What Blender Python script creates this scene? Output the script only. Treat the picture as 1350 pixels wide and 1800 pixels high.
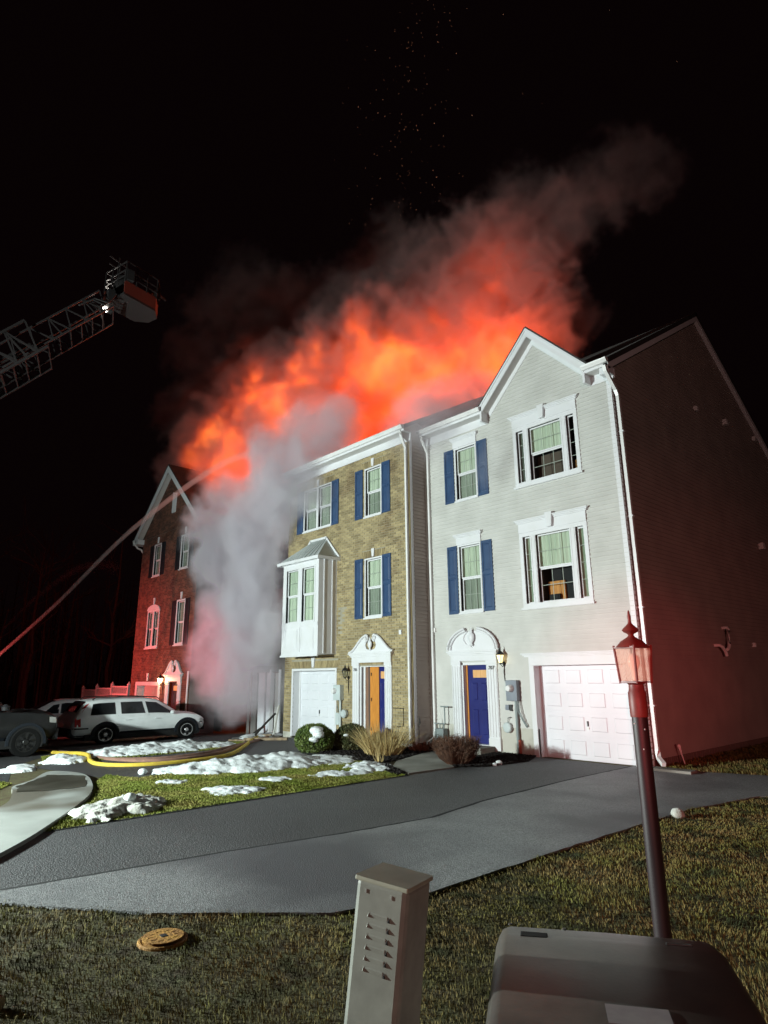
import bpy, bmesh, math, random
import numpy as np
from math import radians as R, sin, cos, pi, atan2, hypot
from mathutils import Vector, Matrix
random.seed(7)
rng = np.random.default_rng(11)
for o in list(bpy.data.objects):
    bpy.data.objects.remove(o)
S = bpy.context.scene
C = S.collection

# ------------------------------------------------------------------ camera
cam_d = bpy.data.cameras.new('camera')
cam = bpy.data.objects.new('camera', cam_d)
C.objects.link(cam)
rows = [[0.676623, 0.191936, 0.710874], [0.736281, -0.165201, -0.656201], [-0.008512, 0.967403, -0.253097]]
m = Matrix(((rows[0][0], rows[0][1], rows[0][2], 0), (rows[1][0], rows[1][1], rows[1][2], 0), (rows[2][0], rows[2][1], rows[2][2], 1.85), (0, 0, 0, 1)))
cam.matrix_world = m
cam_d.sensor_fit = 'HORIZONTAL'
cam_d.sensor_width = 36.0
cam_d.lens = 36.0 * 1100 / 1350
cam_d.clip_start = 0.05
cam_d.clip_end = 600
S.camera = cam

# ------------------------------------------------------------------ night sky
W = bpy.data.worlds.new('World')
S.world = W
W.use_nodes = True
wn = W.node_tree
bg = wn.nodes['Background']
bg.inputs[0].default_value = (0.9, 0.35, 0.42, 1)
bg.inputs[1].default_value = 0.0022

def lamp(name, kind, loc, energy, color, size=0.1, target=None, spot=None, blend=0.3):
    d = bpy.data.lights.new(name, kind)
    d.energy = energy
    d.color = color
    d.shadow_soft_size = size
    if kind == 'SPOT':
        d.spot_size = R(spot)
        d.spot_blend = blend
    o = bpy.data.objects.new(name, d)
    o.location = loc
    if target is not None:
        o.rotation_euler = (Vector(target) - Vector(loc)).to_track_quat('-Z', 'Y').to_euler()
    C.objects.link(o)
    return o
# scene floodlights of the fire engine standing in the street to the left, and an added fill
lamp('engine_flood_and_fill', 'SPOT', (-12.8, -4.8, 3.1), 14500, (0.87, 1.0, 0.96), 0.14, (-8.6, 12.6, 3.4), 146, 0.8)
lamp('engine_flood_and_fill', 'SPOT', (11.0, -9.0, 3.0), 3500, (1.0, 0.56, 0.50), 0.3, (-8.5, 16.0, 5.0), 46, 0.9)  # unseen fill added at the right to lift the dark end wall
lamp('engine_flood_and_fill', 'SPOT', (-13.5, -2.6, 2.3), 3400, (0.87, 1.0, 0.96), 0.12, (-7.4, 2.4, 0.0), 64, 1.0)
# its red beacons: one low at the left, one on the engine behind the photographer
lamp('engine_beacon', 'SPOT', (-31.8, 0.5, 1.6), 9000, (1.0, 0.11, 0.10), 0.12, (-29.6, 12.0, 0.6), 72, 1.0)
lamp('engine_beacon', 'SPOT', (-27.0, -3.0, 1.6), 9500, (1.0, 0.04, 0.10), 0.12, (-22.6, 12.0, 2.9), 19, 1.0)
lamp('engine_beacon', 'SPOT', (-30.0, -4.0, 3.0), 1700, (1.0, 0.10, 0.10), 0.2, (-50.0, 14.0, 4.0), 75, 1.0)
lamp('engine_beacon', 'SPOT', (3.4, -6.9, 2.7), 5600, (1.0, 0.07, 0.09), 0.10, (-1.86, 3.77, 2.2), 13, 1.0)
lamp('engine_beacon', 'SPOT', (10.5, -8.0, 2.3), 3000, (1.0, 0.14, 0.11), 0.12, (-6.2, 16.5, .5), 30, 1.0)
# fire in the burning roof, plus added points in the plume to redden smoke
for p, e in (((-20.0, 15.5, 10.8), 1100), ((-17.0, 19.0, 13.2), 1100), ((-14.0, 21.0, 14.6), 1000), ((-23.5, 14.6, 10.4), 1000), ((-22.0, 17.5, 14.0), 1500), ((-18.5, 20.5, 16.5), 450), ((-25.5, 14.4, 10.6), 600), ((-27.5, 17.5, 15.5), 650), ((-18.0, 22.0, 18.8), 900), ((-16.0, 22.5, 20.5), 450)):
    lamp('roof_fire_and_fill', 'POINT', p, e * 1.15, (1.0, 0.12, 0.026), 1.2)

S.view_settings.view_transform = 'Standard'
S.view_settings.look = 'None'
S.view_settings.exposure = 0
S.view_settings.gamma = 1
S.view_settings.use_curve_mapping = False
S.render.engine = 'CYCLES'
cy = S.cycles
cy.use_denoising = True
cy.max_bounces = 8
cy.diffuse_bounces = 3
cy.glossy_bounces = 3
cy.transparent_max_bounces = 24
cy.volume_bounces = 4
cy.volume_step_rate = 1.5
cy.volume_max_steps = 256
cy.sample_clamp_indirect = 4
cy.use_adaptive_sampling = True
cy.adaptive_threshold = 0.02

# ------------------------------------------------------------------ materials
M = {}
def mat(name, col, rough=0.6, col2=None, scale=4.0, detail=4.0, metal=0.0, spec=0.4, bump=0.0, bscale=60.0, island=0.0, fac=(0.35, 0.65), emit=None, estr=0.0, stretch=None, col3=None, scale3=0.6, fac3=(0.5, 0.7), alpha=None):
    mt = bpy.data.materials.new(name)
    mt.use_nodes = True
    n = mt.node_tree.nodes
    l = mt.node_tree.links
    b = n['Principled BSDF']
    b.inputs['Base Color'].default_value = (*col, 1)
    b.inputs['Roughness'].default_value = rough
    b.inputs['Metallic'].default_value = metal
    b.inputs['Specular IOR Level'].default_value = spec
    tc = n.new('ShaderNodeTexCoord')
    src = tc.outputs['Object']
    if stretch:
        mp = n.new('ShaderNodeMapping')
        mp.inputs['Scale'].default_value = stretch
        l.new(src, mp.inputs[0])
        src = mp.outputs[0]
    out = None
    def mixin(prev, c2, sc, det, fr):
        t = n.new('ShaderNodeTexNoise')
        t.inputs['Scale'].default_value = sc
        t.inputs['Detail'].default_value = det
        l.new(src, t.inputs['Vector'])
        mr = n.new('ShaderNodeMapRange')
        mr.inputs[1].default_value = fr[0]
        mr.inputs[2].default_value = fr[1]
        l.new(t.outputs['Fac'], mr.inputs[0])
        mx = n.new('ShaderNodeMix')
        mx.data_type = 'RGBA'
        l.new(mr.outputs[0], mx.inputs[0])
        if prev is None:
            mx.inputs[6].default_value = (*col, 1)
        else:
            l.new(prev, mx.inputs[6])
        mx.inputs[7].default_value = (*c2, 1)
        return mx.outputs[2]
    if col2 is not None:
        out = mixin(None, col2, scale, detail, fac)
    if col3 is not None:
        out = mixin(out, col3, scale3, 3.0, fac3)
    if island > 0:
        g = n.new('ShaderNodeNewGeometry')
        oi = n.new('ShaderNodeObjectInfo')
        ad = n.new('ShaderNodeMath'); ad.operation = 'ADD'
        l.new(g.outputs['Random Per Island'], ad.inputs[0])
        l.new(oi.outputs['Random'], ad.inputs[1])
        fc = n.new('ShaderNodeMath'); fc.operation = 'FRACT'
        l.new(ad.outputs[0], fc.inputs[0])
        mr = n.new('ShaderNodeMapRange')
        mr.inputs[3].default_value = 1 - island
        mr.inputs[4].default_value = 1 + island * 0.6
        l.new(fc.outputs[0], mr.inputs[0])
        vm = n.new('ShaderNodeVectorMath'); vm.operation = 'SCALE'
        if out is None:
            vm.inputs[0].default_value = col
        else:
            l.new(out, vm.inputs[0])
        l.new(mr.outputs[0], vm.inputs['Scale'])
        out = vm.outputs[0]
    if out is not None:
        l.new(out, b.inputs['Base Color'])
    if bump > 0:
        t = n.new('ShaderNodeTexNoise')
        t.inputs['Scale'].default_value = bscale
        t.inputs['Detail'].default_value = 5
        l.new(src, t.inputs['Vector'])
        bp = n.new('ShaderNodeBump')
        bp.inputs['Strength'].default_value = bump
        bp.inputs['Distance'].default_value = 0.02 if bump < 0.7 else 0.03
        l.new(t.outputs['Fac'], bp.inputs['Height'])
        l.new(bp.outputs[0], b.inputs['Normal'])
    if emit is not None:
        b.inputs['Emission Color'].default_value = (*emit, 1)
        b.inputs['Emission Strength'].default_value = estr
    M[name] = mt
    return mt

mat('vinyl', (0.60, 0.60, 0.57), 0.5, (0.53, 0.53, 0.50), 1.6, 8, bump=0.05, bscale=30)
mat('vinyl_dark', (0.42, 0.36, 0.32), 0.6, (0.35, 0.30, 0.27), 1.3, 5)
mat('vinyl_char', (0.22, 0.21, 0.20), 0.7, (0.03, 0.028, 0.026), 0.9, 6, fac=(0.42, 0.62))
mat('trim', (0.70, 0.71, 0.73), 0.45, (0.66, 0.67, 0.67), 2.5, 5, fac=(0.45, 0.75))
mat('trim_gutter', (0.74, 0.74, 0.73), 0.35, (0.55, 0.55, 0.53), 1.5, 5, fac=(0.5, 0.8))
mat('soffit', (0.55, 0.54, 0.52), 0.6)
mat('garage_white', (0.74, 0.76, 0.80), 0.42, (0.66, 0.68, 0.72), 0.9, 4)
mat('shutter_blue', (0.026, 0.058, 0.135), 0.5, (0.035, 0.075, 0.16), 3, 5, fac=(0.4, 0.7))
mat('shutter_black', (0.012, 0.016, 0.02), 0.5)
mat('door_blue', (0.014, 0.018, 0.125), 0.35, (0.018, 0.024, 0.15), 2, 4)
mat('door_line', (0.55, 0.6, 0.8), 0.4)
mat('wood_orange', (0.62, 0.26, 0.045), 0.5, (0.5, 0.19, 0.03), 6, 5, stretch=(6, 6, 0.6))
mat('mortar', (0.36, 0.33, 0.25), 0.9, (0.28, 0.26, 0.2), 6, 5)
mat('brick_tan', (0.345, 0.275, 0.145), 0.85, (0.20, 0.145, 0.075), 1.1, 9, island=0.32, fac=(0.50, 0.66), bump=0.3, bscale=70)
mat('brick_red', (0.17, 0.072, 0.045), 0.85, (0.085, 0.04, 0.03), 2.0, 8, island=0.4, fac=(0.45, 0.65), bump=0.3, bscale=70)
mat('mortar_red', (0.16, 0.12, 0.10), 0.9)
mat('shingle', (0.030, 0.027, 0.027), 0.9, (0.05, 0.045, 0.042), 6, 6, island=0.3, bump=0.3, bscale=80)
mat('metal_roof', (0.50, 0.54, 0.53), 0.4, (0.42, 0.46, 0.45), 2, 4)
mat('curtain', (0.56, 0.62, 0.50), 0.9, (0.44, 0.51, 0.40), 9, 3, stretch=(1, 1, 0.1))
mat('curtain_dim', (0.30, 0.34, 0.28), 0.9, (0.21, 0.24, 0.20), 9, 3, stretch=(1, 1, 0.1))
mat('muntin', (0.40, 0.42, 0.38), 0.5)
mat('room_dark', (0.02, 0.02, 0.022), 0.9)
mat('room_brown', (0.10, 0.075, 0.06), 0.9)
mat('lit_window', (0.6, 0.36, 0.16), 0.5, (0.5, 0.27, 0.1), 8, 2, stretch=(3, 1, 0.2), emit=(1.0, 0.52, 0.18), estr=0.16)
mat('black_metal', (0.012, 0.012, 0.012), 0.4, spec=0.6)
mat('meter_grey', (0.24, 0.27, 0.31), 0.45, (0.19, 0.21, 0.25), 3, 4)
mat('meter_light', (0.55, 0.62, 0.62), 0.4, (0.47, 0.53, 0.53), 3, 4)
mat('meter_face', (0.75, 0.75, 0.75), 0.2)
mat('pipe_grey', (0.22, 0.26, 0.26), 0.5)
mat('pipe_red', (0.30, 0.06, 0.035), 0.6)
mat('pvc', (0.72, 0.70, 0.68), 0.4)
mat('concrete_wall', (0.50, 0.49, 0.43), 0.9, (0.24, 0.24, 0.2), 1.6, 6, fac=(0.5, 0.75), bump=0.2, bscale=40)
mat('concrete', (0.30, 0.30, 0.265), 0.85, (0.20, 0.20, 0.175), 1.3, 8, bump=0.25, bscale=90, col3=(0.11, 0.10, 0.085), scale3=0.5, fac3=(0.5, 0.7))
mat('sidewalk', (0.29, 0.305, 0.285), 0.8, (0.21, 0.22, 0.205), 1.2, 9, bump=0.25, bscale=60, col3=(0.10, 0.09, 0.07), scale3=0.30, fac3=(0.50, 0.56))
mat('asphalt', (0.095, 0.095, 0.097), 0.62, (0.035, 0.035, 0.037), 55, 10, spec=0.5, bump=0.8, bscale=62, fac=(0.38, 0.62), col3=(0.035, 0.034, 0.036), scale3=0.35, fac3=(0.45, 0.75))
mat('asphalt_smooth', (0.28, 0.285, 0.285), 0.55, (0.11, 0.11, 0.115), 60, 10, spec=0.55, bump=0.6, bscale=80, fac=(0.38, 0.64), col3=(0.065, 0.065, 0.072), scale3=0.42, fac3=(0.42, 0.62))
mat('street', (0.045, 0.045, 0.047), 0.75, (0.025, 0.025, 0.027), 40, 5, bump=0.5, bscale=120)
mat('crack', (0.008, 0.008, 0.008), 0.95)
mat('soil', (0.085, 0.080, 0.028), 0.95, (0.060, 0.042, 0.018), 7, 6, bump=0.6, bscale=40)
mat('mulch', (0.022, 0.017, 0.014), 0.95, (0.008, 0.006, 0.006), 30, 5, bump=1.0, bscale=50, island=0.5)
mat('grass_green', (0.17, 0.205, 0.030), 0.75, (0.27, 0.235, 0.065), 1.4, 5, island=0.45, spec=0.25, fac=(0.4, 0.7))
mat('grass_near', (0.155, 0.140, 0.034), 0.8, (0.21, 0.140, 0.052), 1.6, 6, island=0.4, spec=0.2, fac=(0.38, 0.62), col3=(0.035, 0.04, 0.014), scale3=3.1, fac3=(0.5, 0.66))
mat('snow', (0.74, 0.78, 0.79), 0.65, (0.58, 0.61, 0.61), 9, 6, spec=0.3, bump=0.5, bscale=35, fac=(0.45, 0.75))
mat('snow_dirty', (0.55, 0.56, 0.52), 0.7, (0.28, 0.27, 0.23), 7, 6, spec=0.3, bump=0.6, bscale=35, fac=(0.42, 0.7))
mat('leaf', (0.075, 0.13, 0.022), 0.55, (0.15, 0.19, 0.05), 5, 4, island=0.6)
mat('leaf_dark', (0.045, 0.065, 0.018), 0.6, (0.09, 0.085, 0.03), 5, 4, island=0.6)
mat('twig', (0.17, 0.080, 0.045), 0.8, (0.09, 0.05, 0.035), 8, 4, island=0.5)
mat('twig_red', (0.20, 0.055, 0.028), 0.8, island=0.5)
mat('straw', (0.62, 0.50, 0.24), 0.75, (0.42, 0.28, 0.10), 4, 4, island=0.5)
mat('bark', (0.09, 0.07, 0.055), 0.9, (0.05, 0.04, 0.03), 8, 6, bump=0.4, bscale=30)
mat('fence_white', (0.72, 0.68, 0.68), 0.5)
mat('car_white', (0.84, 0.88, 0.88), 0.35, (0.70, 0.74, 0.74), 2.2, 6, spec=0.5, fac=(0.45, 0.75))
mat('car_silver', (0.42, 0.42, 0.43), 0.35, metal=0.3)
mat('car_dark', (0.016, 0.016, 0.017), 0.35, (0.012, 0.012, 0.012), 3, 4, spec=0.4)
mat('wet_concrete', (0.040, 0.036, 0.026), 0.30, (0.085, 0.08, 0.065), 2.2, 8, spec=0.6, bump=0.2, bscale=30)
mat('car_black', (0.012, 0.012, 0.014), 0.6)
mat('cladding', (0.014, 0.017, 0.022), 0.7, spec=0.15)
mat('car_glass', (0.006, 0.007, 0.008), 0.08, spec=0.6)
mat('tyre', (0.008, 0.008, 0.008), 0.9, spec=0.1)
mat('alloy', (0.62, 0.62, 0.62), 0.3, metal=0.6)
mat('alloy_dark', (0.03, 0.03, 0.03), 0.4, metal=0.5)
mat('tail_red', (0.45, 0.008, 0.008), 0.25, spec=0.6)
mat('head_clear', (0.45, 0.45, 0.43), 0.15, spec=0.7)
mat('hose_yellow', (0.62, 0.46, 0.05), 0.75, (0.50, 0.34, 0.05), 9, 4)
mat('hose_tan', (0.26, 0.14, 0.10), 0.8, (0.18, 0.10, 0.08), 9, 4)
mat('wood_debris', (0.32, 0.24, 0.15), 0.85, (0.14, 0.10, 0.07), 6, 5)
mat('char', (0.014, 0.012, 0.011), 0.9, (0.03, 0.025, 0.022), 6, 5, bump=0.5, bscale=30)
mat('ladder_grey', (0.035, 0.03, 0.03), 0.45, metal=0.4)
mat('bucket_red', (0.13, 0.03, 0.02), 0.5)
mat('bucket_dark', (0.015, 0.013, 0.013), 0.6)
mat('lamp_lens', (1, 1, 1), 0.4, emit=(1.0, 0.93, 0.82), estr=9.0)
mat('lantern_glow', (1, 0.9, 0.6), 0.4, emit=(1.0, 0.80, 0.36), estr=2.0)
mat('lantern_glow_hot', (1, 0.9, 0.6), 0.4, emit=(1.0, 0.75, 0.38), estr=14.0)
mat('post_dark', (0.018, 0.008, 0.010), 0.5, (0.02, 0.010, 0.011), 6, 4)
mat('lantern_paint', (0.14, 0.030, 0.022), 0.5, (0.10, 0.02, 0.016), 9, 5)
mat('bulb', (0.85, 0.7, 0.65), 0.3)
mat('pedestal', (0.33, 0.34, 0.295), 0.55, (0.25, 0.255, 0.22), 9, 8, bump=0.03, bscale=200)
mat('pedestal_cap', (0.46, 0.46, 0.36), 0.55, (0.36, 0.36, 0.28), 8, 6)
mat('cabinet', (0.085, 0.072, 0.062), 0.36, (0.055, 0.048, 0.042), 7, 8, bump=0.03, bscale=60, fac=(0.4, 0.7))
mat('sticker', (0.30, 0.26, 0.26), 0.6, (0.26, 0.22, 0.23), 20, 4)
mat('vent_dark', (0.01, 0.01, 0.01), 0.8)
mat('bright_metal', (0.7, 0.7, 0.66), 0.3, metal=0.6)
mat('rust_iron', (0.46, 0.235, 0.045), 0.75, (0.28, 0.13, 0.03), 14, 6, bump=0.5, bscale=60)
mat('ember', (1, 0.5, 0.3), 0.5, emit=(1.0, 0.45, 0.25), estr=0.55)
mat('number_black', (0.02, 0.02, 0.02), 0.6)

def glassy(name, tint=(0.93, 0.96, 0.94), refl=0.10, rough=0.03):
    mt = bpy.data.materials.new(name)
    mt.use_nodes = True
    n = mt.node_tree.nodes; l = mt.node_tree.links
    n.remove(n['Principled BSDF'])
    t = n.new('ShaderNodeBsdfTransparent'); t.inputs[0].default_value = (*tint, 1)
    g = n.new('ShaderNodeBsdfGlossy'); g.inputs['Roughness'].default_value = rough
    x = n.new('ShaderNodeMixShader')
    lw = n.new('ShaderNodeLayerWeight'); lw.inputs[0].default_value = 0.25
    ml = n.new('ShaderNodeMath'); ml.operation = 'MULTIPLY_ADD'
    ml.inputs[1].default_value = 0.6; ml.inputs[2].default_value = refl
    l.new(lw.outputs['Fresnel'], ml.inputs[0])
    l.new(ml.outputs[0], x.inputs[0])
    l.new(t.outputs[0], x.inputs[1]); l.new(g.outputs[0], x.inputs[2])
    l.new(x.outputs[0], n['Material Output'].inputs[0])
    M[name] = mt
glassy('glass', refl=0.05)
def ribbed():
    mt = bpy.data.materials.new('ribbed_glass')
    mt.use_nodes = True
    n = mt.node_tree.nodes; l = mt.node_tree.links
    b = n['Principled BSDF']
    b.inputs['Base Color'].default_value = (0.75, 0.62, 0.52, 1)
    b.inputs['Roughness'].default_value = 0.3
    t = n.new('ShaderNodeBsdfTransparent'); t.inputs[0].default_value = (0.95, 0.85, 0.78, 1)
    tl = n.new('ShaderNodeBsdfTranslucent'); tl.inputs[0].default_value = (0.8, 0.62, 0.5, 1)
    x = n.new('ShaderNodeMixShader'); x.inputs[0].default_value = 0.5
    x2 = n.new('ShaderNodeMixShader'); x2.inputs[0].default_value = 0.45
    l.new(tl.outputs[0], x.inputs[1]); l.new(b.outputs[0], x.inputs[2])
    l.new(t.outputs[0], x2.inputs[1]); l.new(x.outputs[0], x2.inputs[2])
    l.new(x2.outputs[0], n['Material Output'].inputs[0])
    M['ribbed_glass'] = mt
ribbed()

# ------------------------------------------------------------------ mesh helpers
IDENT = lambda u, d, z: (u, d, z)
def front(F): return lambda u, d, z: (u, F - d, z)
def side(X): return lambda u, d, z: (X + d, u, z)
def WL(o):
    v = Vector((0, 0, 0))
    while o is not None:
        v += Vector(o.location)
        o = o.parent
    return v
class MB:
    def __init__(s, fr=IDENT):
        s.v = []; s.f = []; s.fr = fr; s.mi = []; s.cur = 0
    def add(s, vs, fs):
        b = len(s.v)
        s.v += [s.fr(*p) for p in vs]
        s.f += [tuple(b + i for i in f) for f in fs]
        s.mi += [s.cur] * len(fs)
        return s
    def box(s, a0, a1, b0, b1, c0, c1):
        return s.add([(a0, b0, c0), (a1, b0, c0), (a1, b1, c0), (a0, b1, c0), (a0, b0, c1), (a1, b0, c1), (a1, b1, c1), (a0, b1, c1)],
                     [(0, 3, 2, 1), (4, 5, 6, 7), (0, 1, 5, 4), (1, 2, 6, 5), (2, 3, 7, 6), (3, 0, 4, 7)])
    def quad(s, a, b, c, d):
        return s.add([a, b, c, d], [(0, 1, 2, 3)])
    def prism(s, poly, d0, d1):       # polygon in (u,z), from d0 to d1
        n = len(poly)
        vs = [(p[0], d0, p[1]) for p in poly] + [(p[0], d1, p[1]) for p in poly]
        return s.add(vs, [tuple(range(n)), tuple(range(2 * n - 1, n - 1, -1))] + [(i, (i + 1) % n, n + (i + 1) % n, n + i) for i in range(n)])
    def slab(s, poly, z0, z1):        # polygon in (x,y)
        n = len(poly)
        vs = [(p[0], p[1], z0) for p in poly] + [(p[0], p[1], z1) for p in poly]
        return s.add(vs, [tuple(range(n - 1, -1, -1)), tuple(range(n, 2 * n))] + [(i, (i + 1) % n, n + (i + 1) % n, n + i) for i in range(n)])
    def tube(s, pts, r, n=8, caps=True):
        pts = [Vector(p) for p in pts]
        k = len(pts)
        rr = r if isinstance(r, (list, tuple)) else [r] * k
        ref = Vector((0, 0, 1))
        vs = []
        for i, p in enumerate(pts):
            t = (pts[min(i + 1, k - 1)] - pts[max(i - 1, 0)]).normalized()
            if abs(t.dot(ref)) > 0.95:
                a = t.cross(Vector((1, 0, 0))).normalized()
            else:
                a = t.cross(ref).normalized()
            b = t.cross(a)
            for j in range(n):
                w = 2 * pi * (j + 0.5) / n
                vs.append(tuple(p + (a * cos(w) + b * sin(w)) * rr[i]))
        fs = [(i * n + j, i * n + (j + 1) % n, (i + 1) * n + (j + 1) % n, (i + 1) * n + j) for i in range(k - 1) for j in range(n)]
        if caps:
            fs += [tuple(range(n)), tuple(range(k * n - 1, (k - 1) * n - 1, -1))]
        return s.add(vs, fs)
    def bar(s, a, b, w=0.03):
        return s.tube([a, b], w * 0.707, 4)
    def lathe(s, prof, c=(0, 0, 0), n=16, axis='z', a0=0.0):
        vs = []
        for r, h in prof:
            for j in range(n):
                w = a0 + 2 * pi * j / n
                if axis == 'z': vs.append((c[0] + r * cos(w), c[1] + r * sin(w), c[2] + h))
                elif axis == 'x': vs.append((c[0] + h, c[1] + r * cos(w), c[2] + r * sin(w)))
                else: vs.append((c[0] + r * cos(w), c[1] + h, c[2] + r * sin(w)))
        k = len(prof)
        fs = [(i * n + j, i * n + (j + 1) % n, (i + 1) * n + (j + 1) % n, (i + 1) * n + j) for i in range(k - 1) for j in range(n)]
        fs += [tuple(range(n)), tuple(range(k * n - 1, (k - 1) * n - 1, -1))]
        return s.add(vs, fs)
    def build(s, name, mats, parent=None, smooth=False, bevel=0.0, world=True, label=None, kind=None, fixn=True):
        me = bpy.data.meshes.new(name)
        off = WL(parent) if (parent is not None and world) else Vector((0, 0, 0))
        me.from_pydata([(p[0] - off.x, p[1] - off.y, p[2] - off.z) for p in s.v], [], s.f)
        if isinstance(mats, str): mats = [mats]
        for q in mats: me.materials.append(M[q])
        if len(mats) > 1: me.polygons.foreach_set('material_index', s.mi)
        if fixn:
            bm = bmesh.new(); bm.from_mesh(me)
            bmesh.ops.recalc_face_normals(bm, faces=bm.faces)
            bm.to_mesh(me); bm.free()
        if smooth:
            me.polygons.foreach_set('use_smooth', [True] * len(me.polygons))
            me.set_sharp_from_angle(angle=R(38))
        o = bpy.data.objects.new(name, me)
        C.objects.link(o)
        if parent is not None: o.parent = parent
        if bevel > 0:
            b = o.modifiers.new('bevel', 'BEVEL'); b.width = bevel; b.segments = 2; b.limit_method = 'ANGLE'
        if label: o['label'] = label
        if kind: o['kind'] = kind
        return o
def thing(name, label, cat, loc, group=None):
    o = bpy.data.objects.new(name, None)
    o.location = loc
    o.empty_display_size = 0.2
    C.objects.link(o)
    o['label'] = label; o['category'] = cat
    if group: o['group'] = group
    return o
def tag(o, label, cat, group=None, kind=None):
    o['label'] = label; o['category'] = cat
    if group: o['group'] = group
    if kind: o['kind'] = kind
    return o
def gz(x):
    t = min(1, max(0, (-15.0 - x) / 13.0))
    return -0.4 * t * t * (3 - 2 * t)
def gzn(x):
    t = np.clip((-15.0 - x) / 13.0, 0, 1)
    return -0.4 * t * t * (3 - 2 * t)

def cuts(a, b, holes):
    """subtract the intervals in holes from [a,b]"""
    out = [(a, b)]
    for h0, h1 in holes:
        nx = []
        for p, q in out:
            if h1 <= p or h0 >= q: nx.append((p, q)); continue
            if h0 > p + 1e-4: nx.append((p, h0))
            if h1 < q - 1e-4: nx.append((h1, q))
        out = nx
    return out
def siding(mb, xl, xr, z0, z1, holes=(), e=0.105, lap=0.024):
    """horizontal laps; xl(z), xr(z) are the ends; each lap leans out towards its lower edge"""
    zs = sorted(set([h[2] for h in holes] + [h[3] for h in holes]))
    z = z0
    while z < z1 - 1e-4:
        zt = min(z + e, z1)
        br = [z] + [q for q in zs if z + 1e-4 < q < zt - 1e-4] + [zt]
        for a, b in zip(br[:-1], br[1:]):
            da = lap * (1 - (a - z) / e); db = lap * (1 - (b - z) / e)
            hs = [(h[0], h[1]) for h in holes if h[2] < b - 1e-4 and h[3] > a + 1e-4]
            A0, A1, B0, B1 = xl(a), xr(a), xl(b), xr(b)
            if A1 - A0 < 0.01: continue
            seg = cuts(A0, A1, hs)
            for p, q in seg:
                pb = B0 if p == A0 else p
                qb = B1 if q == A1 else q
                if qb < pb: pb = qb = (pb + qb) / 2
                mb.add([(p, da, a), (q, da, a), (qb, db, b), (pb, db, b)], [(0, 1, 2, 3)])
                if a == z: mb.add([(p, -0.002, a), (q, -0.002, a), (q, da, a), (p, da, a)], [(0, 1, 2, 3)])
        z += e
def brickwork(mb, backing, x0, x1, z0, z1, holes=(), L=0.2, H=0.062, J=0.011, dep=0.012, clipf=None, skip=None, single=None):
    """running bond; skip(u,z) leaves a brick out of the joined mesh and hands it to single"""
    br = sorted(set([x0, x1] + [h[0] for h in holes] + [h[1] for h in holes]))
    row = 0
    z = z0
    while z < z1 - 0.02:
        zt = min(z + H, z1)
        hs = [(h[0], h[1]) for h in holes if h[2] < zt - 0.01 and h[3] > z + 0.01]
        a0, a1 = (x0, x1) if clipf is None else clipf(z)
        for p, q in cuts(a0, a1, hs):
            u = x0 - (L + J) * (0.5 if row % 2 else 0)
            while u < q:
                s0 = max(u, p); s1 = min(u + L, q)
                if s1 - s0 > 0.02:
                    dd = dep + random.uniform(-0.0025, 0.003)
                    if skip is not None and single is not None and abs(s1 - s0 - L) < 1e-5 and skip(s0, z):
                        single.append((s0, z, dd))
                    else:
                        mb.add([(s0, 0, z), (s1, 0, z), (s1, 0, zt), (s0, 0, zt), (s0, dd, z), (s1, dd, z), (s1, dd, zt), (s0, dd, zt)],
                               [(4, 5, 6, 7), (0, 1, 5, 4), (1, 2, 6, 5), (2, 3, 7, 6), (3, 0, 4, 7)])
                u += L + J
        z += H + J
        row += 1
    # mortar backing with holes
    zz = sorted(set([z0, z1] + [h[2] for h in holes] + [h[3] for h in holes]))
    for a, b in zip(zz[:-1], zz[1:]):
        if b <= z0 or a >= z1: continue
        hs = [(h[0], h[1]) for h in holes if h[2] < b - 1e-4 and h[3] > a + 1e-4]
        for p, q in cuts(x0, x1, hs):
            backing.quad((p, 0.002, a), (q, 0.002, a), (q, 0.002, b), (p, 0.002, b))
# smooth lattice noise in numpy
_lat = rng.random((64, 64, 64)).astype(np.float32)
def vnoise(x, y, z):
    xi = np.floor(x).astype(np.int64); yi = np.floor(y).astype(np.int64); zi = np.floor(z).astype(np.int64)
    fx = (x - xi).astype(np.float32); fy = (y - yi).astype(np.float32); fz = (z - zi).astype(np.float32)
    fx = fx * fx * (3 - 2 * fx); fy = fy * fy * (3 - 2 * fy); fz = fz * fz * (3 - 2 * fz)
    g = lambda a, b, c: _lat[(xi + a) & 63, (yi + b) & 63, (zi + c) & 63]
    c00 = g(0, 0, 0) * (1 - fx) + g(1, 0, 0) * fx
    c10 = g(0, 1, 0) * (1 - fx) + g(1, 1, 0) * fx
    c01 = g(0, 0, 1) * (1 - fx) + g(1, 0, 1) * fx
    c11 = g(0, 1, 1) * (1 - fx) + g(1, 1, 1) * fx
    return (c00 * (1 - fy) + c10 * fy) * (1 - fz) + (c01 * (1 - fy) + c11 * fy) * fz
def fbm(x, y, z, o=4, gain=0.5, billow=False):
    t = 0; a = 1; s = 0
    for i in range(o):
        n = vnoise(x + 17.3 * i, y + 5.1 * i, z + 9.7 * i)
        if billow: n = np.abs(2 * n - 1)
        t = t + a * n; s += a
        a *= gain; x = x * 2.03; y = y * 2.03; z = z * 2.03
    return t / s
def inpoly(x, y, poly):
    r = np.zeros(x.shape, bool)
    n = len(poly)
    j = n - 1
    for i in range(n):
        xi, yi = poly[i]; xj, yj = poly[j]
        c = ((yi > y) != (yj > y)) & (x < (xj - xi) * (y - yi) / ((yj - yi) if yj != yi else 1e-9) + xi)
        r ^= c
        j = i
    return r
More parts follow.
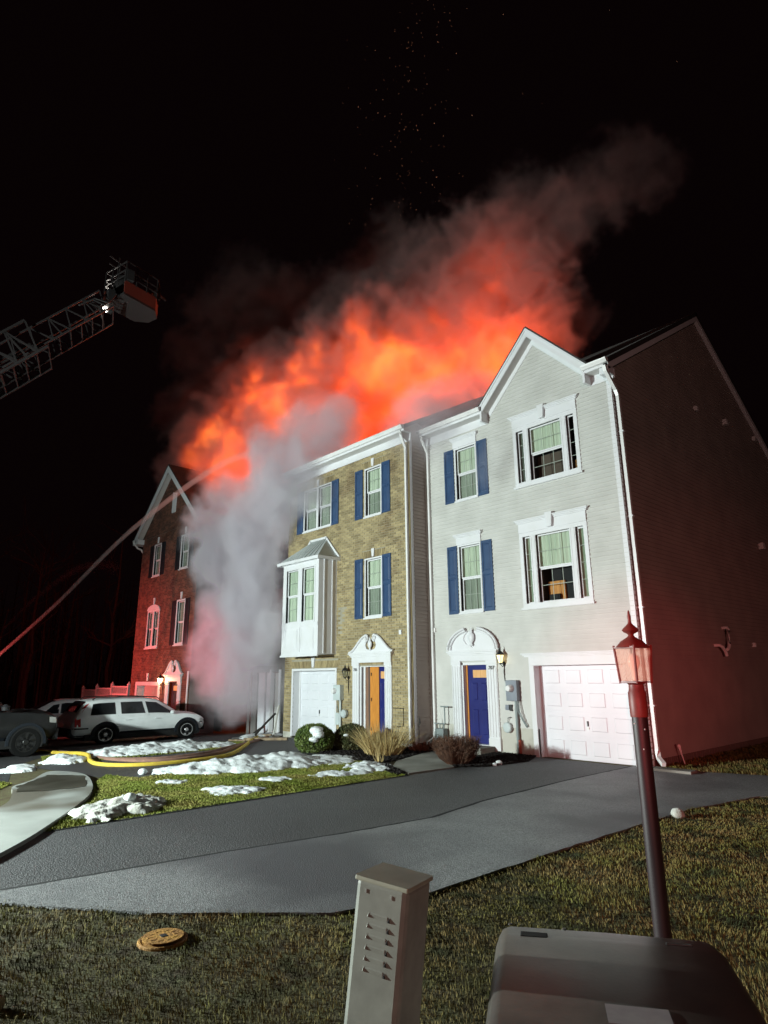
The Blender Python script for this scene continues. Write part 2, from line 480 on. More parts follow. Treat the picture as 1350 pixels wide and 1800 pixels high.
def npmesh(name, V, F, mats, parent=None, smooth=False):
    me = bpy.data.meshes.new(name)
    me.vertices.add(len(V)); me.vertices.foreach_set('co', np.ascontiguousarray(V, dtype=np.float32).ravel())
    k = F.shape[1]
    me.loops.add(F.size); me.loops.foreach_set('vertex_index', F.astype(np.int32).ravel())
    me.polygons.add(len(F)); me.polygons.foreach_set('loop_start', np.arange(0, F.size, k, dtype=np.int32))
    me.update(calc_edges=True)
    me.validate()
    for q in ([mats] if isinstance(mats, str) else mats): me.materials.append(M[q])
    if smooth: me.polygons.foreach_set('use_smooth', [True] * len(me.polygons))
    o = bpy.data.objects.new(name, me)
    C.objects.link(o)
    if parent is not None: o.parent = parent
    return o
# ------------------------------------------------------------------ ground
def sheet(name, poly, z, material, kind='structure', thick=0.0, fine=1.0, curvy=False, ragged=0.0):
    """flat surface in (x,y), draped over the slope that falls away to the left"""
    if curvy:
        q = []; n_ = len(poly)
        for i in range(n_):
            p0, p1, p2, p3 = (Vector(poly[(i + k) % n_]) for k in (-1, 0, 1, 2))
            for k in range(6):
                t = k / 6
                q.append(tuple(.5 * ((2 * p1) + (p2 - p0) * t + (2 * p0 - 5 * p1 + 4 * p2 - p3) * t * t + (3 * p1 - p0 - 3 * p2 + p3) * t ** 3)))
        poly = q
    if ragged > 0:
        q = []; n_ = len(poly)
        for i in range(n_):
            p, r_ = Vector(poly[i]), Vector(poly[(i + 1) % n_])
            L_ = (r_ - p).length; m_ = max(1, int(L_ / .12)); nn = Vector((-(r_ - p).y, (r_ - p).x)).normalized()
            for k in range(m_):
                s_ = p + (r_ - p) * k / m_
                q.append(tuple(s_ + nn * (ragged * (float(fbm(np.array([s_.x * 5 + 40.]), np.array([s_.y * 5 + 40.]), np.array([1.5]), 3)[0]) - .5) * 2)))
        poly = q
    bm = bmesh.new()
    vs = [bm.verts.new((p[0], p[1], 0)) for p in poly]
    f = bm.faces.new(vs)
    if thick > 0:
        r = bmesh.ops.extrude_face_region(bm, geom=[f])
        for v in r['geom']:
            if isinstance(v, bmesh.types.BMVert): v.co.z -= thick
    x0 = min(p[0] for p in poly); x1 = max(p[0] for p in poly)
    x = -29.0
    while x < -14.5:
        if x0 < x < x1:
            bmesh.ops.bisect_plane(bm, geom=bm.verts[:] + bm.edges[:] + bm.faces[:], plane_co=(x, 0, 0), plane_no=(1, 0, 0))
        x += fine
    for v in bm.verts: v.co.z += gz(v.co.x) + z
    bmesh.ops.recalc_face_normals(bm, faces=bm.faces)
    me = bpy.data.meshes.new(name)
    bm.to_mesh(me); bm.free()
    me.materials.append(M[material])
    o = bpy.data.objects.new(name, me)
    C.objects.link(o)
    if kind: o['kind'] = kind
    if z >= 0 and thick == 0:
        pass
    return o
sheet('ground', [(-260, -200), (260, -200), (260, 300), (-260, 300)], 0.0, 'soil')
LAWN_MID = [(-9.12, 2.66), (-9.12, 8.9), (-10.3, 9.35), (-11.2, 9.75), (-12.55, 9.4), (-12.55, 5.2), (-13.3, 4.85), (-12.62, 4.42), (-11.07, 3.86)]
sheet('street', [(-70, -30), (40, -30), (40, -3.2), (-3.0, -1.6), (-7.6, 0.4), (-13.5, 3.2), (-16.2, 3.9), (-17.8, 4.8), (-17.9, 5.4), (-30, 8.0), (-70, 8.0)], 0.004, 'street')
sheet('driveway', [(-9.12, 2.66), (-9.12, 11.2), (-8.95, 12.97), (-6.66, 12.97), (-6.66, 10.6), (-6.52, 8.0), (-6.28, 6.6), (-6.45, 5.2), (-6.70, 3.8), (-6.86, 2.6), (-6.98, 1.71), (-8.2, 1.4), (-9.8, 1.6)], 0.010, 'asphalt', ragged=.03)
sheet('driveway', [(-6.62, 12.97), (-5.4, 13.12), (-4.2, 13.5), (-2.8, 13.7), (-1.4, 13.4), (-1.6, 12.6), (-3.0, 11.9), (-3.75, 11.2), (-4.1, 9.5), (-4.2, 6.6), (-4.24, 4.3), (-4.45, 3.5), (-5.45, 2.45), (-6.6, 1.62), (-7.6, 0.9), (-8.6, 1.35), (-6.93, 1.71), (-6.81, 2.6), (-6.65, 3.8), (-6.40, 5.2), (-6.23, 6.6), (-6.47, 8.0), (-6.61, 10.6)], 0.024, 'asphalt_smooth', thick=0.02, ragged=.03)
sheet('driveway', [(-12.55, 4.9), (-12.55, 9.3), (-13.1, 9.9), (-14.4, 10.6), (-15.2, 12.1), (-18.1, 12.1), (-17.3, 9.7), (-16.9, 7.5), (-17.2, 5.2), (-15.6, 4.2), (-13.6, 4.6)], 0.008, 'asphalt', ragged=.05)
sheet('driveway', [(-24.3, 12.8), (-18.35, 12.8), (-18.3, 5.3), (-30.3, 6.0), (-30.3, 11.7), (-24.35, 11.7)], 0.009, 'street')
sheet('sidewalk', [(-7.7, 1.55), (-8.2, 1.97), (-9.12, 2.63), (-11.07, 3.8), (-12.59, 4.34), (-13.7, 4.5), (-14.4, 4.15), (-13.4, 3.55), (-12.9, 3.15), (-12.2, 2.98), (-11.1, 2.60), (-9.9, 1.6), (-8.7, 0.4), (-7.3, -0.6), (-6.2, 0.4)], 0.06, 'sidewalk', thick=0.08, curvy=True)
sheet('garden_path', [(-9.22, 9.1), (-9.16, 10.35), (-9.9, 10.95), (-10.05, 12.3), (-11.35, 12.3), (-11.25, 11.6), (-10.7, 10.2), (-10.2, 9.6)], 0.03, 'concrete', thick=0.04)
sheet('mulch_bed', [(-10.75, 10.0), (-11.3, 11.75), (-11.4, 12.9), (-12.15, 12.9), (-12.2, 12.2), (-14.8, 12.2), (-14.3, 10.6), (-13.0, 9.85), (-12.0, 9.6), (-11.0, 9.65)], 0.014, 'mulch', ragged=.05)
sheet('mulch_bed', [(-9.95, 10.98), (-9.2, 10.4), (-8.75, 10.9), (-8.62, 12.2), (-8.95, 12.94), (-10.0, 12.94)], 0.014, 'mulch', ragged=.05)
sheet('mulch_bed', [(-9.26, 9.06), (-10.2, 9.55), (-10.75, 9.95), (-11.1, 9.55), (-10.2, 9.2), (-9.2, 8.75)], 0.016, 'mulch', ragged=.05)
tg = sheet('driveway_crack', [(-9.16, 2.72), (-9.16, 9.0), (-9.09, 9.0), (-9.09, 2.72)], 0.018, 'crack')
SEAM = [(-6.98, 1.71), (-6.86, 2.6), (-6.70, 3.8), (-6.45, 5.2), (-6.28, 6.6), (-6.52, 8.0), (-6.66, 10.6), (-6.66, 12.97)]
sheet('driveway_seam', [(p[0] - .035, p[1]) for p in SEAM] + [(p[0] + .075, p[1]) for p in SEAM[::-1]], 0.015, 'crack')
sheet('wet_patch', [(-13.3, 4.42), (-12.6, 4.28), (-12.0, 4.05), (-11.95, 3.5), (-12.2, 3.06), (-12.9, 3.22), (-13.3, 3.55), (-13.9, 3.95)], 0.0645, 'wet_concrete', ragged=.09)
# stoops
STOOP1 = MB().box(-11.2, -10.08, 12.35, 12.93, -0.05, 0.16)
STOOP1.build('stoop', 'concrete', bevel=0.01, kind=None)['kind'] = 'structure'
STOOP2 = MB().box(-14.5, -13.05, 11.65, 12.21, -0.05, 0.16)
STOOP2.build('stoop', 'concrete', bevel=0.01)['kind'] = 'structure'

# ------------------------------------------------------------------ house parts
def casing(mb, x0, x1, z0, z1, w, d0, d1):
    mb.box(x0, x1, d0, d1, z1 - w, z1); mb.box(x0, x1, d0, d1, z0, z0 + w)
    mb.box(x0, x0 + w, d0, d1, z0 + w, z1 - w); mb.box(x1 - w, x1, d0, d1, z0 + w, z1 - w)
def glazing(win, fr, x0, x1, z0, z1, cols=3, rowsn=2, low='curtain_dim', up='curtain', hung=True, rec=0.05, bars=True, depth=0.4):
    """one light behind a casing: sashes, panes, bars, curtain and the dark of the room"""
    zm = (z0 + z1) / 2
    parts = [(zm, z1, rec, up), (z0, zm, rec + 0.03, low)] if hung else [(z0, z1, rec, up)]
    for k, (a, b, r, cm) in enumerate(parts):
        s = MB(fr); casing(s, x0, x1, a, b, 0.035, -r - 0.025, -r)
        so = s.build('sash', 'trim', win)
        MB(fr).quad((x0 + .035, -r - .012, a + .035), (x1 - .035, -r - .012, a + .035), (x1 - .035, -r - .012, b - .035), (x0 + .035, -r - .012, b - .035)).build('pane', 'glass', win, fixn=False)
        if bars:
            g = MB(fr)
            for i in range(1, cols):
                u = x0 + .035 + (x1 - x0 - .07) * i / cols
                g.box(u - .007, u + .007, -r - .022, -r - .018, a + .035, b - .035)
            nr = rowsn if hung else rowsn * 2
            for i in range(1, nr):
                h = a + .035 + (b - a - .07) * i / nr
                g.box(x0 + .035, x1 - .035, -r - .0235, -r - .0165, h - .007, h + .007)
            g.build('muntin', 'muntin', win)
    c = MB(fr)
    nn = 16
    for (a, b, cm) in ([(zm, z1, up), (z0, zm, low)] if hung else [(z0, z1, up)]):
        if cm is None: continue
        c = MB(fr)
        for i in range(nn):
            u0 = x0 + (x1 - x0) * i / nn; u1 = x0 + (x1 - x0) * (i + 1) / nn
            q0 = -rec - .075 - .02 * (i % 2); q1 = -rec - .075 - .02 * ((i + 1) % 2)
            c.quad((u0, q0, a), (u1, q1, a), (u1, q1, b), (u0, q0, b))
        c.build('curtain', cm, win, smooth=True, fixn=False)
    rm = MB(fr)
    rm.quad((x0, -depth, z0), (x1, -depth, z0), (x1, -depth, z1), (x0, -depth, z1))
    rm.quad((x0, 0, z0), (x0, -depth, z0), (x0, -depth, z1), (x0, 0, z1)); rm.quad((x1, 0, z0), (x1, -depth, z0), (x1, -depth, z1), (x1, 0, z1))
    rm.quad((x0, 0, z0), (x1, 0, z0), (x1, -depth, z0), (x0, -depth, z0)); rm.quad((x0, 0, z1), (x1, 0, z1), (x1, -depth, z1), (x0, -depth, z1))
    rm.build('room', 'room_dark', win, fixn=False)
def window(house, fr, x0, x1, z0, z1, w=0.05, double=False, proud=0.025, holes=None, low='curtain_dim', up='curtain', sill=True, mullw=0.09):
    """vinyl window in a wall opening"""
    holes.append((x0, x1, z0, z1))
    f = MB(fr)
    casing(f, x0, x1, z0, z1, w, -0.05, proud)
    if double: 
        xm = (x0 + x1) / 2
        f.box(xm - mullw / 2, xm + mullw / 2, -0.05, proud - .003, z0 + w, z1 - w)
    wn_ = f.build('window', 'trim', house, bevel=0.004)
    if sill:
        MB(fr).box(x0 - 0.02, x1 + 0.02, -0.02, proud + 0.035, z0 - 0.045, z0 - 0.002).build('sill', 'trim', wn_)
    if double:
        xm = (x0 + x1) / 2
        glazing(wn_, fr, x0 + w, xm - mullw / 2, z0 + w, z1 - w, low=low, up=up)
        glazing(wn_, fr, xm + mullw / 2, x1 - w, z0 + w, z1 - w, low=low, up=up)
    else:
        glazing(wn_, fr, x0 + w, x1 - w, z0 + w, z1 - w, low=low, up=up)
    return wn_
def shutter(house, fr, x0, x1, z0, z1, m='shutter_blue'):
    s = MB(fr)
    zm = z0 + (z1 - z0) * 0.54
    s.box(x0, x1, 0.004, 0.024, z0, z1)
    fw = 0.05
    s.box(x0, x0 + fw, 0.024, 0.042, z0, z1); s.box(x1 - fw, x1, 0.024, 0.042, z0, z1)
    for a, b in ((z0, z0 + .07), (zm - .035, zm + .035), (z1 - .07, z1)):
        s.box(x0 + fw, x1 - fw, 0.024, 0.042, a, b)
    o = s.build('shutter', m, house, bevel=0.003)
    for a, b in ((z0 + .07, zm - .035), (zm + .035, z1 - .07)):
        p = MB(fr)
        xa, xb, za, zb = x0 + fw + .022, x1 - fw - .022, a + .022, b - .022
        k = .028
        p.add([(xa, .024, za), (xb, .024, za), (xb, .024, zb), (xa, .024, zb), (xa + k, .038, za + k), (xb - k, .038, za + k), (xb - k, .038, zb - k), (xa + k, .038, zb - k)],
              [(4, 5, 6, 7), (0, 1, 5, 4), (1, 2, 6, 5), (2, 3, 7, 6), (3, 0, 4, 7)])
        p.build('panel', m, o)
def crosshead(house, fr, x0, x1, z0, z1, key=True, flare=0.08, d=0.05):
    s = MB(fr)
    s.box(x0 + flare, x1 - flare, 0.001, d, z0, z1 - .09)
    for i, (e, dd) in enumerate(((0.03, d + .02), (0.055, d + .045), (0.08, d + .07))):
        e2 = min(e, flare)
        s.box(x0 + flare - e2, x1 - flare + e2, 0.001, dd, z1 - .09 + .03 * i, z1 - .06 + .03 * i)
    o = s.build('window_head', 'trim', house, bevel=0.004)
    if key:
        keystone(house, fr, (x0 + x1) / 2, z0 + .02, z1 + .05, .10, d + .085)
    return o
def keystone(house, fr, u, z0, z1, w=0.1, d=0.05):
    MB(fr).prism([(u - w * .62, z0), (u + w * .62, z0), (u + w, z1), (u - w, z1)], 0.001, d).build('keystone', 'trim', house, bevel=0.004)
def raised_panel(fr, xa, xb, za, zb, d, k=0.035, h=0.018):
    p = MB(fr)
    p.add([(xa, d, za), (xb, d, za), (xb, d, zb), (xa, d, zb), (xa + k, d + h * .2 - .012, za + k), (xb - k, d + h * .2 - .012, za + k), (xb - k, d + h * .2 - .012, zb - k), (xa + k, d + h * .2 - .012, zb - k),
           (xa + 2 * k, d + h, za + 2 * k), (xb - 2 * k, d + h, za + 2 * k), (xb - 2 * k, d + h, zb - 2 * k), (xa + 2 * k, d + h, zb - 2 * k)],
          [(8, 9, 10, 11)] + [(i, (i + 1) % 4, 4 + (i + 1) % 4, 4 + i) for i in range(4)] + [(4 + i, 4 + (i + 1) % 4, 8 + (i + 1) % 4, 8 + i) for i in range(4)])
    return p
def garage(house, fr, x0, x1, z0, z1, rec=0.22, cols=4, rws=4, m='garage_white', tw=0.13, head=0.2, holes=None, tproud=0.03, handle=True):
    holes.append((x0, x1, z0 - 0.5, z1))
    t = MB(fr)
    t.box(x0 - tw, x0, -.02, tproud, z0, z1); t.box(x1, x1 + tw, -.02, tproud, z0, z1)
    if head > 0: t.box(x0 - tw, x1 + tw, -.02, tproud + .003, z1, z1 + head)
    t.build('garage_trim', 'trim', house, bevel=0.004)
    j = MB(fr)
    j.box(x0 - .02, x0, -rec - .05, -.02, z0, z1); j.box(x1, x1 + .02, -rec - .05, -.02, z0, z1); j.box(x0 - .02, x1 + .02, -rec - .05, -.02, z1, z1 + .02)
    j.box(x0, x0 + .05, -rec - .03, -rec + .03, z0, z1); j.box(x1 - .05, x1, -rec - .03, -rec + .03, z0, z1)
    j.build('door_jamb', 'trim', house)
    d = MB(fr)
    hh = (z1 - z0) / rws
    for r in range(rws):
        d.box(x0 + .02, x1 - .02, -rec - .045, -rec, z0 + r * hh + .006, z0 + (r + 1) * hh - .006)
    d.box(x0 + .02, x1 - .02, -rec - .045, -rec - .012, z0, z1)
    go = d.build('garage_door', m, house, bevel=0.002)
    ww = (x1 - x0 - .1) / cols
    for r in range(rws):
        for c in range(cols):
            raised_panel(fr, x0 + .05 + c * ww + .05, x0 + .05 + (c + 1) * ww - .05, z0 + r * hh + .07, z0 + (r + 1) * hh - .07, -rec + .001, k=.025, h=.014).build('panel', m, go, fixn=False)
    if handle:
        xm = (x0 + x1) / 2
        MB(fr).box(xm - .012, xm + .012, -rec, -rec + .03, z0 + 2 * hh - .30, z0 + 2 * hh - .19).build('handle', 'black_metal', go)
        MB(fr).box(xm - .02, xm + .02, -rec, -rec + .02, z0 + 2 * hh - .36, z0 + 2 * hh - .32).build('lock', 'bright_metal', go)
    return go
def gutter_front(house, x0, x1, F, z, over=0.3, m='trim_gutter'):
    """K-style gutter on the eave with fascia, boxed soffit and frieze board"""
    g = MB()
    y = F - over
    prof = [(y, z - .13), (y, z), (y - .012, z), (y - .03, z - .02), (y - .10, z - .015), (y - .125, z - .03), (y - .115, z - .06), (y - .08, z - .10), (y - .075, z - .13)]
    n = len(prof)
    g.add([(x0, p[0], p[1]) for p in prof] + [(x1, p[0], p[1]) for p in prof], [tuple(range(n)), tuple(range(2 * n - 1, n - 1, -1))] + [(i, (i + 1) % n, n + (i + 1) % n, n + i) for i in range(n)])
    g.build('gutter', m, house)
    MB().box(x0, x1, y, y + .02, z - .19, z - .002).build('fascia', 'trim', house)
    MB().box(x0, x1, y + .02, F - .001, z - .19, z - .175).build('soffit', 'soffit', house)
    MB().box(x0, x1, F - .03, F, z - .42, z - .19).build('frieze', 'trim', house, bevel=.004)
def downspout(house, pts, m='trim_gutter', w=0.045):
    MB().tube(pts, [w] * len(pts), 4).build('downspout', m, house)
def roof_pair(house, x0, x1, ye, ze, yr, zr, yb=None, rake=False, th=0.12):
    """two shingled slopes from the front eave over the ridge to the back eave"""
    yb = yb if yb is not None else 2 * yr - ye
    for (ya, yb_) in ((ye, yr), (yb, yr)):
        Ls = hypot(yb_ - ya, zr - ze); sy = (yb_ - ya) / Ls; sz = (zr - ze) / Ls
        n = Vector((0, -sz, sy)) if sy > 0 else Vector((0, sz, -sy))
        fr = lambda u, d, s, ya=ya, sy=sy, sz=sz, n=n: (u, ya + sy * s + n.y * d, ze + sz * s + n.z * d)
        r = MB(fr)
        siding(r, lambda z: x0, lambda z: x1, 0.0, Ls, e=0.14, lap=0.005)
        r.add([(x0, 0, 0), (x1, 0, 0), (x1, 0, Ls), (x0, 0, Ls), (x0, -th, 0), (x1, -th, 0), (x1, -th, Ls), (x0, -th, Ls)],
              [(4, 5, 6, 7), (0, 1, 5, 4), (1, 2, 6, 5), (2, 3, 7, 6), (3, 0, 4, 7)])
        r.build('roof', 'shingle', house, fixn=False)
def panel_door(house, fr, x0, x1, z0, z1, rec=0.09, m='door_blue', lit=(0.24, 0.86), line=True):
    d = MB(fr)
    d.box(x0, x1, -rec - .045, -rec, z0, z1)
    o = d.build('door', m, house, bevel=.003)
    w = x1 - x0; h = z1 - z0
    lz0, lz1 = z0 + h * .835, z0 + h * .935
    la, lb = x0 + w * lit[0], x0 + w * lit[1]
    MB(fr).box(la, lb, -rec + .001, -rec + .008, lz0, lz1).build('door_light', 'lit_window', o)
    f = MB(fr); casing(f, la - .03, lb + .03, lz0 - .03, lz1 + .03, .03, -rec, -rec + .014); f.build('light_frame', m, o)
    for (a, b) in ((0.10, .44), (.53, .78)):
        for (p, q) in ((.16, .46), (.56, .86)):
            raised_panel(fr, x0 + w * p, x0 + w * q, z0 + h * a, z0 + h * b, -rec + .001, k=.02, h=.016).build('panel', m, o, fixn=False)
    return o
def urn(house_part, fr, u, z, s=1.0, d=0.09):
    prof = [(0.02, 0), (.055, .01), (.055, .03), (.025, .05), (.03, .07), (.075, .12), (.095, .19), (.09, .26), (.06, .31), (.035, .33), (.05, .35), (.02, .40), (.001, .46)]
    b = MB(fr)
    n = 12
    vs = []
    for r, h in prof:
        for j in range(n):
            w = 2 * pi * j / n
            vs.append((u + r * s * cos(w), d + r * s * .6 * sin(w), z + h * s))
    k = len(prof)
    b.add(vs, [(i * n + j, i * n + (j + 1) % n, (i + 1) * n + (j + 1) % n, (i + 1) * n + j) for i in range(k - 1) for j in range(n)])
    b.build('urn', 'trim', house_part, smooth=True)
def surround(house, fr, xo0, xi0, xi1, xo1, z0, zt, zp):
    """pilasters with base and cap, and the entablature over them"""
    s = MB(fr)
    for a, b in ((xo0, xi0), (xi1, xo1)):
        s.box(a, b, 0, .045, z0, zt)
        s.box(a - .015, b + .015, 0, .07, z0, z0 + .28)
        s.box(a - .015, b + .015, 0, .07, zt - .09, zt)
        nfl = 3
        w = (b - a)
        for i in range(nfl + 1):
            u = a + .03 + (w - .06) * i / nfl
            s.box(u - .012, u + .012, .045, .058, z0 + .32, zt - .13)
    s.box(xo0 - .005, xo1 + .005, 0, .075, zt, zp - .12)
    for i, e in enumerate((.03, .06, .09)):
        s.box(xo0 - e, xo1 + e, 0, .075 + e * .9, zp - .12 + .04 * i, zp - .08 + .04 * i)
    return s.build('door_surround', 'trim', house, bevel=.003)
def scroll(cu, cz, r, n=14, a0=-90, a1=200):
    return [(cu + r * cos(R(a0 + (a1 - a0) * i / n)), cz + r * sin(R(a0 + (a1 - a0) * i / n))) for i in range(n + 1)]
def swan_neck(part, fr, u0, u1, z0, h, d=.10):
    um = (u0 + u1) / 2; W2 = (u1 - u0) / 2
    for sgn in (-1, 1):
        X = lambda t: um + sgn * t     # t from 0 (centre) to W2 (outer end)
        top = []
        for i in range(15):
            q = i / 14
            t = W2 - (W2 - .20) * q
            zz = z0 + .04 + (h - .04) * (q * q * (3 - 2 * q))
            top.append((X(t), zz))
        arc = [(X(.20 - .09 * sin(R(a)) * 1.0), z0 + h - .09 + .09 * cos(R(a))) for a in range(0, 200, 20)]
        inn = [(X(.20), z0 + h * .62), (X(.235), z0 + h * .42), (X(.20), z0 + h * .25), (X(.12), z0 + h * .17), (X(.0), z0 + h * .14)]
        poly = [(X(0), z0), (X(W2), z0)] + top + arc + inn
        MB(fr).prism(poly, 0, .06).build('pediment', 'trim', part)
        # raised crown moulding that follows the curve
        mo = MB(fr)
        pts = [(p[0], .075, p[1] - .02) for p in top] + [(p[0], .075, p[1]) for p in arc]
        w = MB(fr); w.tube(pts, [.035] * len(pts), 6); w.build('moulding', 'trim', part, smooth=True)
        MB(fr).lathe([(0.001, .0), (.045, .0), (.045, .10), (.02, .12), (.001, .12)], c=(X(.20), 0, z0 + h - .10), n=14, axis='y').build('rosette', 'trim', part)
def text(name, s, size, loc, parent, m, rot=(R(90), 0, 0), ext=0.003):
    c = bpy.data.curves.new(name, 'FONT')
    c.body = s; c.size = size; c.extrude = ext; c.align_x = 'CENTER'
    c.materials.append(M[m])
    tmp = bpy.data.objects.new(name, c)
    me = bpy.data.meshes.new_from_object(tmp)
    bpy.data.objects.remove(tmp)
    o = bpy.data.objects.new(name, me)
    C.objects.link(o)
    o.parent = parent
    o.location = Vector(loc) - WL(parent)
    o.rotation_euler = rot
    return o
def wall_lantern(house, x, y, z, lit=True, s=1.0):
    """coach lantern on a curled bracket"""
    b = MB()
    b.lathe([(.05, 0), (.05, .02), (.02, .03)], c=(x, y - .03, z), axis='y', n=12)
    b.tube([(x, y, z - .02), (x, y - .08, z - .08), (x, y - .15, z - .03), (x, y - .16, z + .10)], .010, 6)
    b.tube([(x, y - .01, z - .05), (x, y - .04, z - .22), (x, y - .02, z - .40), (x, y - .01, z - .46)], [.014, .012, .010, .004], 6)
    c = (x, y - .16, z)
    b.lathe([(.03 * s, -.02), (.035 * s, .0), (.05 * s, .015)], c=c, n=8)
    b.lathe([(.095 * s, .20), (.10 * s, .215), (.06 * s, .27), (.02 * s, .31), (.028 * s, .33), (.012 * s, .36), (.002, .43)], c=c, n=8)
    for j in range(4):
        w = pi / 4 + j * pi / 2
        b.tube([(c[0] + .045 * s * cos(w), c[1] + .045 * s * sin(w), z + .01), (c[0] + .09 * s * cos(w), c[1] + .09 * s * sin(w), z + .205)], .007, 4)
    o = b.build('wall_lantern', 'black_metal', house)
    g = MB(); g.lathe([(.042 * s, .015), (.085 * s, .20)], c=c, n=8)
    g.build('lantern_glass', lit if isinstance(lit, str) else ('lantern_glow' if lit else 'glass'), o)
    return o
# ------------------------------------------------------------------ end house with cream siding
H7 = thing('townhouse', 'cream vinyl sided end house with white front gable, blue door marked 707 and unburnt front', 'house', (-9.2, 13, 0), 'row of attached townhouses')
F7 = 12.99; X7L, X7R = -12.2, -6.24
f7 = front(F7)
holes = []
# tall left windows between blue shutters
for (z0, z1) in ((3.46, 5.30), (6.56, 8.12)):
    window(H7, f7, -11.07, -10.28, z0, z1, w=.045, holes=holes, up='curtain', low='curtain_dim', sill=True)
    shutter(H7, f7, -11.45, -11.10, z0 - .02, z1); shutter(H7, f7, -10.25, -9.90, z0 - .02, z1)
    crosshead(H7, f7, -11.16, -10.19, z1 + .0, z1 + .29, key=False, flare=.06)
# grouped windows with side lights
for (z0, z1, cl) in ((3.42, 5.28, 'curtain'), (6.49, 8.09, 'curtain_dim')):
    x0, x1 = -9.03, -7.15
    holes.append((x0, x1, z0, z1))
    f = MB(f7)
    casing(f, x0, x1, z0, z1, .10, -.05, .035)
    a, b = x0 + .10, x1 - .10
    s0, s1 = a + .21, b - .21
    c0, c1 = s0 + .16, s1 - .16
    f.box(s0, c0, -.05, .032, z0 + .1, z1 - .1); f.box(c1, s1, -.05, .032, z0 + .1, z1 - .1)
    for u in (s0 + .035, c0 - .035, c1 + .035, s1 - .035):
        f.box(u - .012, u + .012, .032, .040, z0 + .1, z1 - .1)
    wo = f.build('window', 'trim', H7, bevel=.004)
    MB(f7).box(x0 - .03, x1 + .03, 0, .085, z0 - .05, z0 - .002).build('sill', 'trim', wo)
    up7 = z0 > 6
    glazing(wo, f7, a, s0, z0 + .1, z1 - .1, cols=1, rowsn=2, hung=False, up='curtain_dim' if up7 else 'curtain')
    glazing(wo, f7, c0, c1, z0 + .1, z1 - .1, cols=3, rowsn=2, low=None, up='curtain')
    glazing(wo, f7, s1, b, z0 + .1, z1 - .1, cols=1, rowsn=2, hung=False, up='curtain' if not up7 else None)
    # what shows through the lower sash: a far wall with shelves
    rm = MB(f7)
    zm = (z0 + z1) / 2
    if not up7:
        rm.box(c0 + .05, c0 + .50, -.39, -.33, z0 + .12, z0 + .62)
        rm.build('cupboard', 'wood_orange', wo)
        MB(f7).box(c0 + .12, c0 + .40, -.30, -.24, z0 + .10, z0 + .30).build('chair_back', 'room_dark', wo)
    else:
        rm.box(c0, c1, -.39, -.35, z0 + .12, zm)
        rm.build('inner_wall', 'room_brown', wo)
        bl = MB(f7)
        for i in range(7):
            bl.box(s1 + .04, b - .04, -.20, -.19, z0 + .16 + .035 * i, z0 + .18 + .035 * i)
        bl.build('lit_blind', 'lit_window', wo)
    crosshead(H7, f7, x0 - .09, x1 + .09, z1, z1 + .33, key=True, flare=.09)
# entrance
XD0, XD1 = -11.12, -10.25
holes.append((XD0, XD1, -0.3, 2.16))
sr = surround(H7, f7, -11.42, XD0, XD1, -9.93, .06, 2.20, 2.46)
jb = MB(f7)
jb.box(XD0 - .01, XD0 + .05, -.22, .0, .16, 2.16); jb.box(XD1 - .05, XD1 + .01, -.22, .0, .16, 2.16); jb.box(XD0, XD1, -.22, .0, 2.10, 2.16)
jb.build('door_jamb', 'trim', H7)
MB(f7).box(XD0 + .05, XD1 - .05, -.19, .03, .06, .17).build('threshold', 'trim', H7)
MB(f7).box(XD0 + .05, XD0 + .10, -.21, -.12, .17, 2.10).build('door_stop', 'wood_orange', H7)
dr = panel_door(H7, f7, XD0 + .10, XD1 - .05, .17, 2.10, rec=.14)
MB(f7).lathe([(.001, .0), (.03, .0), (.03, .05), (.001, .06)], c=(XD1 - .10, -.14, 1.02), n=10, axis='y').build('handle', 'bright_metal', dr)
# segmental pediment, broken round an urn
u0, u1 = -11.50, -9.85; um = (u0 + u1) / 2; W2 = (u1 - u0) / 2; zb = 2.46; hh = .56
for sg in (-1, 1):
    arc = [(um + sg * W2 * cos(R(a)), zb + .03 + hh * sin(R(a))) for a in range(0, 76, 5)]
    inn = [(um + sg * .16, zb + hh * .86), (um + sg * .27, zb + hh * .70), (um + sg * .29, zb + hh * .5), (um + sg * .20, zb + hh * .30), (um + sg * .08, zb + hh * .25), (um + sg * .0, zb + hh * .12)]
    MB(f7).prism([(um, zb), (um + sg * W2, zb)] + arc + inn, 0, .06).build('pediment', 'trim', sr)
    for k, (q, dd) in enumerate(((1.0, .10), (.90, .085))):
        mo = MB(f7); pts = [(um + (p[0] - um) * q, dd, zb + (p[1] - zb) * q) for p in arc]
        mo.tube(pts, [.032] * len(pts), 6); mo.build('moulding', 'trim', sr, smooth=True)
back = [(um + .55 * cos(R(a)), zb + .05 + .46 * sin(R(a))) for a in range(0, 181, 12)]
MB(f7).prism(back, -.01, .03).build('pediment_back', 'trim', sr)
urn(sr, f7, um, zb + .12, 1.05)
text('house_number', '707', .13, (-10.09, F7 - .062, 1.98), sr, 'number_black')
# garage
garage(H7, f7, -8.86, -6.56, 0.0, 2.05, holes=holes, rec=.24)
cr = MB(f7)
for i, e in enumerate((.0, .03, .06)): cr.box(-9.10 - e, -6.36 + e, 0, .05 + e, 2.25 + .03 * i, 2.28 + .03 * i)
cr.build('garage_cornice', 'trim', H7, bevel=.003)
